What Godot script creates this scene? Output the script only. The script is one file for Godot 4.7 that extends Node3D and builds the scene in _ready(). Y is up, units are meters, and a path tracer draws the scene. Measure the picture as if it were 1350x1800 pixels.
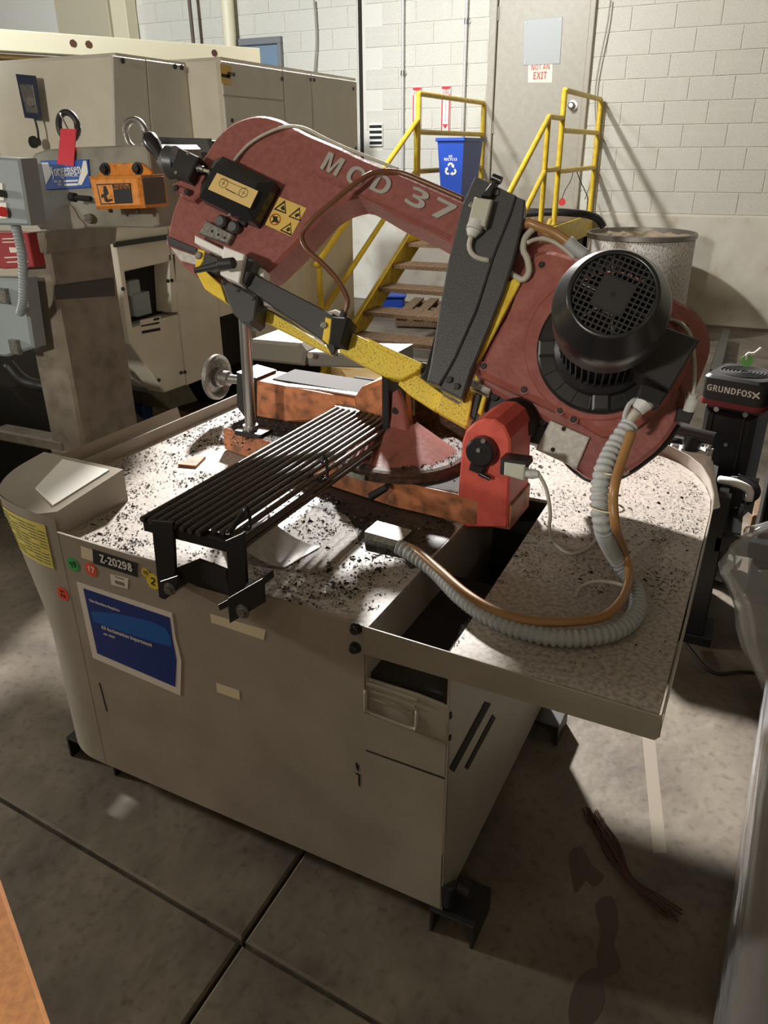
extends Node3D

# ---------------------------------------------------------------- mesh builder
class Shape:
	var st := SurfaceTool.new()
	var group := 0
	func _init():
		st.begin(Mesh.PRIMITIVE_TRIANGLES)
	func flat():
		st.set_smooth_group(-1)
	func soft():
		group += 1
		st.set_smooth_group(group)
	func tri(a: Vector3, b: Vector3, c: Vector3):
		st.add_vertex(a); st.add_vertex(c); st.add_vertex(b)
	func quad(a: Vector3, b: Vector3, c: Vector3, d: Vector3):
		tri(a, b, c); tri(a, c, d)
	func done() -> ArrayMesh:
		st.generate_normals()
		return st.commit()
	static func ccw(poly: PackedVector2Array) -> PackedVector2Array:
		var r := poly.duplicate()
		if Geometry2D.is_polygon_clockwise(r):
			r.reverse()
		return r
	static func inset(p: PackedVector2Array, d: float) -> PackedVector2Array:
		var r := PackedVector2Array()
		var n := p.size()
		for i in n:
			var e0 := (p[i] - p[(i + n - 1) % n]).normalized()
			var e1 := (p[(i + 1) % n] - p[i]).normalized()
			var n0 := Vector2(-e0.y, e0.x)
			var n1 := Vector2(-e1.y, e1.x)
			var m := n0 + n1
			var q := maxf(m.length_squared(), 0.6)
			r.append(p[i] + m * (2.0 * d / q))
		return r
	# polygon in the xf plane, thickened along its z from z0 to z1, front edge chamfered
	func ext(pts: PackedVector2Array, z0: float, z1: float, bev := 0.0, xf := Transform3D(), smooth := false, both := false):
		var p := ccw(pts)
		var n := p.size()
		var top := inset(p, bev) if bev > 0.0 else p
		var bot := top if both and bev > 0.0 else p
		var idx := Geometry2D.triangulate_polygon(top)
		if idx.is_empty():
			top = p
			bot = p
			idx = Geometry2D.triangulate_polygon(p)
		flat()
		for k in range(0, idx.size(), 3):
			var a := top[idx[k]]; var b := top[idx[k + 1]]; var c := top[idx[k + 2]]
			var a2 := bot[idx[k]]; var b2 := bot[idx[k + 1]]; var c2 := bot[idx[k + 2]]
			if (b - a).cross(c - a) < 0.0:
				var t := b; b = c; c = t
				t = b2; b2 = c2; c2 = t
			tri(xf * Vector3(a.x, a.y, z1), xf * Vector3(b.x, b.y, z1), xf * Vector3(c.x, c.y, z1))
			tri(xf * Vector3(a2.x, a2.y, z0), xf * Vector3(c2.x, c2.y, z0), xf * Vector3(b2.x, b2.y, z0))
		var rings := []
		rings.append([bot, z0])
		if both and bev > 0.0: rings.append([p, z0 + bev])
		if bev > 0.0: rings.append([p, z1 - bev])
		rings.append([top, z1])
		for k in rings.size() - 1:
			if smooth: soft()
			var lo: PackedVector2Array = rings[k][0]
			var hi: PackedVector2Array = rings[k + 1][0]
			for i in n:
				var j := (i + 1) % n
				quad(xf * Vector3(lo[i].x, lo[i].y, rings[k][1]), xf * Vector3(lo[j].x, lo[j].y, rings[k][1]), xf * Vector3(hi[j].x, hi[j].y, rings[k + 1][1]), xf * Vector3(hi[i].x, hi[i].y, rings[k + 1][1]))
	func box(c: Vector3, s: Vector3, bev := 0.0, xf := Transform3D()):
		var p := PackedVector2Array([Vector2(c.x - s.x / 2, c.y - s.y / 2), Vector2(c.x + s.x / 2, c.y - s.y / 2), Vector2(c.x + s.x / 2, c.y + s.y / 2), Vector2(c.x - s.x / 2, c.y + s.y / 2)])
		ext(p, c.z - s.z / 2, c.z + s.z / 2, bev, xf, false, true)
	# profile [[radius, height], ...] spun round the axis from a towards b
	func spin(a: Vector3, axis: Vector3, prof: Array, n := 24, round_it := false):
		var y := axis.normalized()
		var x := y.cross(Vector3(0.31, 0.17, 0.93)).normalized()
		var z := x.cross(y)
		if round_it: soft()
		for k in prof.size() - 1:
			if not round_it: soft()
			for i in n:
				var t0 := TAU * i / n; var t1 := TAU * (i + 1) / n
				var d0 := x * cos(t0) - z * sin(t0); var d1 := x * cos(t1) - z * sin(t1)
				var p0: Vector3 = a + y * prof[k][1] + d0 * prof[k][0]
				var p1: Vector3 = a + y * prof[k][1] + d1 * prof[k][0]
				var q0: Vector3 = a + y * prof[k + 1][1] + d0 * prof[k + 1][0]
				var q1: Vector3 = a + y * prof[k + 1][1] + d1 * prof[k + 1][0]
				if prof[k][0] > 1e-5: tri(p0, p1, q1)
				if prof[k + 1][0] > 1e-5: tri(p0, q1, q0)
	func cyl(a: Vector3, b: Vector3, r: float, n := 16, r2 := -1.0, bev := 0.0):
		var h := a.distance_to(b)
		var e := r2 if r2 >= 0.0 else r
		if bev > 0.0:
			spin(a, b - a, [[0.0, 0.0], [r - bev, 0.0], [r, bev], [e, h - bev], [e - bev, h], [0.0, h]], n)
		else:
			spin(a, b - a, [[0.0, 0.0], [r, 0.0], [e, h], [0.0, h]], n)
	# tube along a smooth path; ripple > 0 makes a corrugated hose
	func tube(pts: Array, r: float, n := 8, ripple := 0.0, pitch := 0.012, sharp := false):
		var path := PackedVector3Array()
		if sharp:
			path = PackedVector3Array(pts)
		else:
			var cv := Curve3D.new()
			for i in pts.size():
				var a: Vector3 = pts[maxi(i - 1, 0)]
				var b: Vector3 = pts[mini(i + 1, pts.size() - 1)]
				var here: Vector3 = pts[i]
				var t := (b - a).normalized()
				var li := here.distance_to(a) * 0.36
				var lo := here.distance_to(b) * 0.36
				cv.add_point(here, -t * li, t * lo)
			var total := cv.get_baked_length()
			var steps := int(total / (pitch * 0.25 if ripple > 0.0 else maxf(r * 1.2, 0.012))) + 2
			for i in steps + 1:
				path.append(cv.sample_baked(total * i / steps, true))
		soft()
		var up := Vector3(0.3, 1, 0.2)
		var prev := PackedVector3Array()
		for i in path.size():
			var t := (path[mini(i + 1, path.size() - 1)] - path[maxi(i - 1, 0)]).normalized()
			var x := up.cross(t)
			if x.length() < 0.01: x = Vector3(1, 0, 0).cross(t)
			x = x.normalized()
			var y := t.cross(x)
			up = y
			var ring := PackedVector3Array()
			var rr: float = r + ripple * [1.0, 0.6, -1.0, 0.6][i % 4]
			for k in n:
				ring.append(path[i] + (x * cos(TAU * k / n) + y * sin(TAU * k / n)) * rr)
			if i > 0:
				for k in n:
					var j := (k + 1) % n
					quad(prev[k], prev[j], ring[j], ring[k])
			if i == 0 or i == path.size() - 1:
				for k in range(1, n - 1):
					if i == 0: tri(ring[0], ring[k + 1], ring[k])
					else: tri(ring[0], ring[k], ring[k + 1])
			prev = ring
	# skin between equally long open lines
	func loft(lines: Array, close := false):
		soft()
		for k in lines.size() - 1:
			var a: Array = lines[k]
			var b: Array = lines[k + 1]
			for i in (a.size() if close else a.size() - 1):
				var j: int = (i + 1) % a.size()
				quad(a[i], a[j], b[j], b[i])

func P(a: Array) -> PackedVector2Array:
	var r := PackedVector2Array()
	for i in range(0, a.size(), 2):
		r.append(Vector2(a[i], a[i + 1]))
	return r

# rounded closed outline through the points
func rounded(a: Array, steps := 4) -> PackedVector2Array:
	var p := P(a)
	var n := p.size()
	var r := PackedVector2Array()
	for i in n:
		for k in steps:
			r.append(p[i].cubic_interpolate(p[(i + 1) % n], p[(i + n - 1) % n], p[(i + 2) % n], float(k) / steps))
	return r

func disc(c: Vector2, r: float, n := 32, from := 0.0, to := TAU) -> PackedVector2Array:
	var p := PackedVector2Array()
	for i in n:
		var t := from + (to - from) * i / (n if is_equal_approx(to - from, TAU) else n - 1)
		p.append(c + Vector2(cos(t), sin(t)) * r)
	return p

func rect(x0: float, y0: float, x1: float, y1: float) -> PackedVector2Array:
	return PackedVector2Array([Vector2(x0, y0), Vector2(x1, y0), Vector2(x1, y1), Vector2(x0, y1)])

# planes: Z faces the viewer, X faces right (its x runs away from the viewer), Y faces up
func on_x(x: float) -> Transform3D:
	return Transform3D(Basis(Vector3(0, 0, -1), Vector3(0, 1, 0), Vector3(1, 0, 0)), Vector3(x, 0, 0))
func on_y(y: float) -> Transform3D:
	return Transform3D(Basis(Vector3(1, 0, 0), Vector3(0, 0, -1), Vector3(0, 1, 0)), Vector3(0, y, 0))
func on_z(z: float) -> Transform3D:
	return Transform3D(Basis(), Vector3(0, 0, z))

# ---------------------------------------------------------------- scene helpers
var taken := {}
func numbered(called: String) -> String:
	taken[called] = taken.get(called, -1) + 1
	return called if taken[called] == 0 else "%s_%03d" % [called, taken[called]]

func obj(called: String, s: Shape, m: Material, parent: Node3D = null, xf := Transform3D(), label := "") -> MeshInstance3D:
	return put(called, s.done(), m, parent, xf, label)

func put(called: String, mesh: Mesh, m: Material, parent: Node3D = null, xf := Transform3D(), label := "") -> MeshInstance3D:
	var o := MeshInstance3D.new()
	o.name = numbered(called) if parent == null else called
	o.mesh = mesh
	o.material_override = m
	o.transform = xf
	if label: o.set_meta("label", label)
	(parent if parent else self).add_child(o, true)
	return o

func thing(called: String, label: String, category: String, at := Vector3.ZERO, turn := 0.0, grp := "") -> Node3D:
	var o := Node3D.new()
	o.name = numbered(called)
	o.position = at
	o.rotation.y = turn
	add_child(o)
	return tag(o, label, category, grp)

func tag(o: Node3D, label: String, category: String, grp := "") -> Node3D:
	o.set_meta("label", label)
	o.set_meta("category", category)
	if grp: o.set_meta("group", grp)
	return o

func struct(o: Node3D, label := "") -> Node3D:
	o.set_meta("kind", "structure")
	if label: o.set_meta("label", label)
	return o

func text(s: String, cap: float, m: Material, parent: Node3D, at: Transform3D, depth := 0.0006, wide := 1.0, font := "Droid Sans", weight := 700, called := "lettering", align := HORIZONTAL_ALIGNMENT_CENTER) -> MeshInstance3D:
	var t := TextMesh.new()
	t.text = s
	var f := SystemFont.new()
	f.font_names = PackedStringArray([font])
	f.font_weight = weight
	t.font = f
	t.font_size = 32
	t.pixel_size = cap / (32.0 * 0.714)
	t.depth = depth
	t.curve_step = 2.0
	t.horizontal_alignment = align
	t.vertical_alignment = VERTICAL_ALIGNMENT_CENTER
	return put(called, t, m, parent, at * Transform3D(Basis.from_scale(Vector3(wide, 1, 1)), Vector3.ZERO))

func plane_at(o: Vector3, xdir: Vector3, ydir: Vector3) -> Transform3D:
	var x := xdir.normalized()
	var z := x.cross(ydir).normalized()
	return Transform3D(Basis(x, z.cross(x), z), o)

# ---------------------------------------------------------------- materials
func noise(freq: float, oct := 4, sd := 1, kind := FastNoiseLite.TYPE_SIMPLEX_SMOOTH) -> FastNoiseLite:
	var n := FastNoiseLite.new()
	n.seed = sd
	n.noise_type = kind
	n.frequency = freq
	n.fractal_octaves = oct
	return n

func tex(n: FastNoiseLite, stops: Array, size := 512) -> NoiseTexture2D:
	var t := NoiseTexture2D.new()
	t.width = size; t.height = size
	t.seamless = true
	t.noise = n
	var g := Gradient.new()
	var off := PackedFloat32Array(); var col := PackedColorArray()
	for s in stops:
		off.append(s[0]); col.append(s[1])
	g.offsets = off; g.colors = col
	t.color_ramp = g
	return t

func bumps(n: FastNoiseLite, strength := 4.0, size := 512) -> NoiseTexture2D:
	var t := NoiseTexture2D.new()
	t.width = size; t.height = size
	t.seamless = true
	t.noise = n
	t.as_normal_map = true
	t.bump_strength = strength
	return t

func mat(c: Color, rough := 0.6, metal := 0.0) -> StandardMaterial3D:
	var m := StandardMaterial3D.new()
	m.albedo_color = c
	m.roughness = rough
	m.metallic = metal
	return m

func worn(t: Texture2D, rough: float, scale: Variant = 1.0, metal := 0.0, nrm: Texture2D = null, depth := 1.0) -> StandardMaterial3D:
	var m := mat(Color.WHITE, rough, metal)
	m.albedo_texture = t
	m.uv1_triplanar = true
	m.uv1_scale = scale if scale is Vector3 else Vector3.ONE * scale
	if nrm:
		m.normal_enabled = true
		m.normal_texture = nrm
		m.normal_scale = depth
	return m

func grey(v: int) -> Color:
	return Color8(v, v, v)

var M := {}
func make_materials():
	var n1 := noise(0.012, 5, 3)
	var fine := noise(0.06, 4, 9)
	var speck := noise(0.11, 2, 21)
	var grain := bumps(noise(0.2, 3, 5), 3.0, 256)
	M.base = worn(tex(n1, [[0.0, Color8(148, 140, 127)], [0.5, Color8(158, 150, 137)], [1.0, Color8(166, 158, 145)]]), 0.42, 0.7)
	M.tray = worn(tex(noise(0.06, 5, 31), [[0.0, Color8(108, 99, 89)], [0.25, Color8(146, 137, 127)], [0.55, Color8(172, 163, 154)], [1.0, Color8(192, 184, 176)]]), 0.5, 2.2)
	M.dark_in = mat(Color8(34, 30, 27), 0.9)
	M.red = worn(tex(fine, [[0.0, Color8(126, 74, 69)], [0.5, Color8(142, 84, 78)], [1.0, Color8(150, 96, 89)]]), 0.4, 1.2, 0.0, grain, 0.06)
	M.red_dusty = worn(tex(noise(0.03, 5, 12), [[0.0, Color8(134, 74, 66)], [0.5, Color8(150, 84, 76)], [1.0, Color8(158, 98, 89)]]), 0.42, 1.0, 0.0, grain, 0.06)
	M.pillar = worn(tex(noise(0.03, 5, 14), [[0.0, Color8(180, 74, 64)], [0.5, Color8(206, 86, 74)], [1.0, Color8(212, 94, 82)]]), 0.5, 1.0)
	M.rust = worn(tex(noise(0.02, 5, 44), [[0.0, Color8(84, 62, 48)], [0.3, Color8(150, 94, 62)], [0.6, Color8(186, 116, 76)], [1.0, Color8(196, 130, 98)]]), 0.5, 1.6)
	M.rust_shaded = worn(tex(noise(0.04, 5, 45), [[0.0, Color8(18, 16, 14)], [0.5, Color8(32, 27, 23)], [0.85, Color8(52, 41, 33)], [1.0, Color8(84, 76, 70)]]), 0.85, 2.4)  # dark rust and dirt, deepened for the shade under the saw head
	M.yellow = worn(tex(noise(0.09, 5, 8), [[0.0, Color8(80, 68, 34)], [0.2, Color8(150, 130, 50)], [0.34, Color8(220, 192, 60)], [1.0, Color8(236, 210, 80)]]), 0.5, 3.0)
	M.yellow_clean = worn(tex(noise(0.02, 4, 7), [[0.0, Color8(196, 164, 42)], [0.5, Color8(228, 196, 58)], [1.0, Color8(236, 208, 84)]]), 0.45, 1.0)
	M.black = mat(Color8(38, 38, 39), 0.45)
	M.gloss_black = mat(Color8(32, 32, 34), 0.3)
	M.matte_black = mat(Color8(24, 23, 22), 0.8)
	M.plate = worn(tex(noise(0.03, 3, 2), [[0.0, Color8(62, 63, 66)], [1.0, Color8(78, 79, 82)]]), 0.42, 2.0, 0.0, bumps(noise(0.16, 2, 77, FastNoiseLite.TYPE_CELLULAR), 4.0, 256), 0.3)
	M.plate.uv1_scale = Vector3.ONE * 9.0
	M.beam = mat(Color8(72, 73, 75), 0.4, 0.2)
	M.steel = mat(Color8(190, 190, 190), 0.28, 0.95)
	M.steel_dull = worn(tex(noise(0.05, 4, 18), [[0.0, Color8(112, 110, 106)], [1.0, Color8(182, 180, 176)]]), 0.42, 3.0, 0.8)
	M.alu = worn(tex(noise(0.03, 4, 19), [[0.0, Color8(176, 174, 170)], [1.0, Color8(214, 212, 208)]]), 0.4, 3.0, 0.12)
	M.letter = mat(Color8(166, 164, 158), 0.5, 0.15)
	M.rod = worn(tex(fine, [[0.0, Color8(40, 36, 33)], [0.5, Color8(78, 72, 66)], [1.0, Color8(136, 128, 120)]]), 0.35, 6.0, 0.4)
	M.cable = mat(Color8(176, 172, 160), 0.5)
	M.hose = mat(Color8(166, 170, 172), 0.5)
	M.tan_hose = mat(Color8(156, 116, 72), 0.35)
	M.brown_hose = mat(Color8(104, 66, 44), 0.3)
	M.gland = mat(Color8(196, 198, 196), 0.45)
	M.switch_box = mat(Color8(184, 186, 172), 0.5)
	M.white = mat(Color8(232, 230, 224), 0.6)
	M.paper = mat(Color8(222, 216, 206), 0.8)
	M.tape = mat(Color8(222, 210, 178), 0.7)
	M.ink = mat(Color8(20, 20, 20), 0.7)
	M.gold = mat(Color8(216, 186, 120), 0.5, 0.0)
	M.decal = mat(Color8(216, 182, 92), 0.5)
	M.decal_red = mat(Color8(160, 50, 34), 0.6)
	M.blue_print = mat(Color8(26, 52, 128), 0.4)
	M.blue_band = mat(Color8(28, 96, 178), 0.4)
	M.blue_label = mat(Color8(36, 86, 170), 0.45)
	M.orange_paint = worn(tex(noise(0.03, 4, 23), [[0.0, Color8(150, 92, 36)], [0.4, Color8(212, 134, 52)], [1.0, Color8(222, 146, 62)]]), 0.5, 2.0)
	M.red_tag = mat(Color8(206, 42, 60), 0.6)
	M.grey_paint = worn(tex(n1, [[0.0, Color8(112, 110, 100)], [0.5, Color8(136, 134, 122)], [1.0, Color8(148, 146, 134)]]), 0.45, 1.2)
	M.leg_paint = worn(tex(n1, [[0.0, Color8(108, 100, 90)], [0.5, Color8(134, 125, 113)], [1.0, Color8(146, 138, 126)]]), 0.38, 1.2)
	M.box_paint = mat(Color8(142, 152, 156), 0.45)
	M.lathe = worn(tex(n1, [[0.0, Color8(214, 209, 194)], [1.0, Color8(226, 221, 207)]]), 0.45, 0.7)
	M.lathe_shaded = worn(tex(n1, [[0.0, Color8(204, 202, 196)], [1.0, Color8(214, 212, 206)]]), 0.45, 0.7)  # greyer copy of the lathe paint for its shaded side
	M.cream = mat(Color8(226, 218, 190), 0.5)
	M.wood = worn(tex(noise(0.02, 5, 51), [[0.0, Color8(176, 138, 84)], [0.5, Color8(212, 180, 122)], [1.0, Color8(226, 198, 142)]]), 0.7, Vector3(0.6, 6, 6))
	M.block = worn(tex(noise(0.09, 4, 61), [[0.0, Color8(196, 192, 181)], [0.4, Color8(212, 209, 199)], [1.0, Color8(220, 217, 208)]]), 0.75, 1.5, 0.0, bumps(noise(0.12, 4, 62), 8.0, 512), 0.5)
	M.mortar = mat(Color8(212, 209, 199), 0.85)
	M.foundation = worn(tex(noise(0.015, 6, 63), [[0.0, Color8(186, 170, 146)], [0.35, Color8(206, 200, 186)], [1.0, Color8(218, 213, 201)]]), 0.8, 0.4)
	M.door = worn(tex(noise(0.03, 4, 64), [[0.0, Color8(156, 149, 134)], [1.0, Color8(166, 159, 145)]]), 0.45, 0.8)
	M.concrete = worn(tex(noise(0.006, 6, 71), [[0.0, Color8(84, 76, 66)], [0.35, Color8(108, 99, 87)], [0.65, Color8(120, 111, 97)], [1.0, Color8(136, 127, 112)]], 1024), 0.6, 0.42, 0.0, bumps(noise(0.05, 5, 72), 4.0, 512), 0.12)
	M.bright = mat(Color8(236, 236, 234), 0.4, 0.1)
	M.bed_dark = worn(tex(noise(0.03, 5, 47), [[0.0, Color8(30, 24, 20)], [0.5, Color8(66, 46, 34)], [1.0, Color8(124, 72, 50)]]), 0.75, 2.4)
	M.oil = worn(tex(noise(0.03, 4, 33), [[0.0, Color8(34, 29, 25)], [1.0, Color8(66, 58, 51)]]), 0.5, 3.0)  # dark brown for the patch on the tray
	M.concrete.detail_enabled = true
	M.concrete.detail_blend_mode = BaseMaterial3D.BLEND_MODE_MUL
	M.concrete.detail_albedo = tex(noise(0.12, 3, 73), [[0.0, Color8(196, 192, 188)], [0.4, Color8(255, 255, 255)], [1.0, Color8(255, 255, 255)]])
	M.joint = mat(Color8(52, 46, 40), 0.95)
	M.drum = worn(tex(noise(0.06, 5, 81), [[0.0, Color8(60, 57, 56)], [0.3, Color8(120, 116, 112)], [0.5, Color8(214, 209, 203)], [1.0, Color8(230, 226, 220)]]), 0.6, Vector3(3.6, 0.7, 3.6))
	M.sawdust = worn(tex(noise(0.08, 4, 82), [[0.0, Color8(96, 84, 70)], [0.5, Color8(176, 158, 134)], [1.0, Color8(206, 190, 164)]]), 0.95, 3.0)
	M.tread = worn(tex(noise(0.04, 4, 83), [[0.0, Color8(96, 74, 54)], [1.0, Color8(150, 124, 96)]]), 0.7, 2.0)
	M.bin = mat(Color8(38, 78, 182), 0.4)
	M.sign_red = mat(Color8(196, 40, 40), 0.55)
	M.sign_paper = mat(Color8(238, 232, 204), 0.6)
	M.glass = mat(Color8(120, 140, 160), 0.2)
	M.copper_wire = mat(Color8(84, 54, 38), 0.6, 0.2)
	M.chip_dark = mat(Color8(34, 31, 29), 0.5, 0.5)
	M.chip_bright = mat(Color8(206, 200, 192), 0.3, 0.9)
	M.wrap = mat(Color(0.82, 0.83, 0.84, 0.25), 0.12)
	M.wrap.transparency = BaseMaterial3D.TRANSPARENCY_ALPHA
	M.wrap.metallic_specular = 0.7
	M.board = worn(tex(noise(0.02, 5, 91), [[0.0, Color8(148, 92, 40)], [1.0, Color8(184, 122, 58)]]), 0.55, Vector3(6, 0.6, 6))

func _ready():
	# ------------------------------------------------ camera, light, exposure
	var cam := Camera3D.new()
	cam.name = "camera"
	cam.transform = Transform3D(Basis(Vector3.UP, deg_to_rad(25.3)) * Basis(Vector3.RIGHT, deg_to_rad(-25.2)) * Basis(Vector3.BACK, deg_to_rad(-0.4)), Vector3(0, 1.687, 0))
	cam.fov = 67.3
	cam.near = 0.05
	cam.far = 60.0
	add_child(cam)
	cam.current = true

	var we := WorldEnvironment.new()
	we.name = "world"
	var env := Environment.new()
	env.background_mode = Environment.BG_COLOR
	env.background_color = Color(0.02, 0.02, 0.022)
	env.tonemap_mode = Environment.TONE_MAPPER_LINEAR
	env.tonemap_exposure = 1.0
	env.sdfgi_enabled = true
	env.ssao_enabled = true
	env.ssil_enabled = true
	we.environment = env
	add_child(we)

	make_materials()
	# unseen lamps out of view; the first two throw the main shadows
	unseen_lamp(Vector3(-3.1, 4.1, -5.0), Vector3(-0.4, 0.6, -8.85), 16.8, 70.0, 1.0, Color(1.0, 1.0, 0.99), 0.08, "unseen lamp over the foot of the staircase, placed to light the door wall")  # out of view, placed to light the back wall by the door
	unseen_lamp(Vector3(-3.5, 4.15, -6.4), Vector3(-0.2, 0.3, -1.9), 128.0, 27.0, 1.0, Color(1.0, 0.98, 0.96), 0.20, "unseen lamp near the back wall, placed to light the saw")  # out of view, placed to light the saw and the floor beside it
	unseen_lamp(Vector3(-4.6, 4.5, -1.0), Vector3(-6.4, 2.8, -8.8), 54.0, 41.0, 1.0, Color(0.95, 0.98, 1.0), 0.16, "unseen lamp over the aisle, placed to light the far left wall")  # out of view, placed to brighten the far left wall

	unseen_lamp(Vector3(-7.5, 2.1, -0.5), Vector3(-1.7, 0.6, -1.2), 24.0, 20.0, 1.0, Color(1.0, 0.98, 0.94), 0.25, "unseen lamp low in the aisle, placed to light the left side of the saw")  # out of view, placed to light the rounded left cabinet side
	unseen_lamp(Vector3(-2.4, 3.5, 7.0), Vector3(-1.5, 1.2, -2.0), 44.0, 60.0, 0.5, Color(1.0, 0.97, 0.91), 0.25, "unseen lamp low behind the viewer, placed to light the saw head")  # out of view, placed to light the saw head from the front
	for d in [[Vector3(-6.0, 5.7, 5.0), "added warm fill lamp behind the viewer, left"], [Vector3(-0.8, 5.7, 7.4), "added warm fill lamp straight behind the viewer"], [Vector3(4.4, 5.7, 4.6), "added warm fill lamp behind the viewer, right"]]:  # added fill lamps that lift the general brightness
		unseen_lamp(d[0], Vector3(-1.0, 0.5, -0.5), 2.5, 80.0, 0.5, Color(1.0, 0.93, 0.83), 0.26, d[1])
	build_shell()
	build_stairs()
	build_lathe()
	build_conveyor()
	build_saw()
	build_back_things()
	build_pump()
	build_foreground()

func unseen_lamp(at: Vector3, aim: Vector3, power: float, angle: float, soft_edge: float, tint: Color, size: float, label: String):  # lamp out of view: guessed fixture with its spot light
	var t := thing("unseen_lamp", label, "lamp", at)
	var dirn := (aim - at).normalized()
	var s := Shape.new()
	s.spin(Vector3.ZERO, -dirn, [[0.26, -0.02], [0.17, 0.10], [0.07, 0.16], [0.07, 0.30], [0.0, 0.30]], 28)
	s.spin(Vector3.ZERO, -dirn, [[0.0, 0.28], [0.06, 0.28], [0.06, 0.155], [0.16, 0.09], [0.25, -0.02], [0.26, -0.02]], 28)
	obj("reflector", s, M.alu, t)
	s = Shape.new()
	s.tube([-dirn * 0.29, Vector3(0, 0.45, 0), Vector3(0, 6.6 - at.y, 0)], 0.008, 6, 0.0, 0.01, true)
	obj("cord", s, M.black, t)
	s = Shape.new()
	s.spin(dirn * 0.09, -dirn, [[0.0, 0.0], [0.05, 0.012], [0.085, 0.05], [0.09, 0.09], [0.06, 0.15], [0.04, 0.22], [0.0, 0.22]], 20, true)
	var g := mat(Color.WHITE)
	g.emission_enabled = true
	g.emission = tint
	g.emission_energy_multiplier = 5.0
	obj("bulb", s, g, t)
	var l := SpotLight3D.new()
	l.name = "light"
	l.light_energy = power
	l.light_color = tint
	l.light_size = size
	l.spot_range = 30.0
	l.spot_attenuation = 2.0
	l.spot_angle = angle
	l.spot_angle_attenuation = soft_edge
	l.shadow_enabled = true
	var up := Vector3.UP if absf(dirn.y) < 0.99 else Vector3.BACK
	l.transform = Transform3D(Basis.looking_at(dirn, up), dirn * 0.02)
	t.add_child(l)

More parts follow.
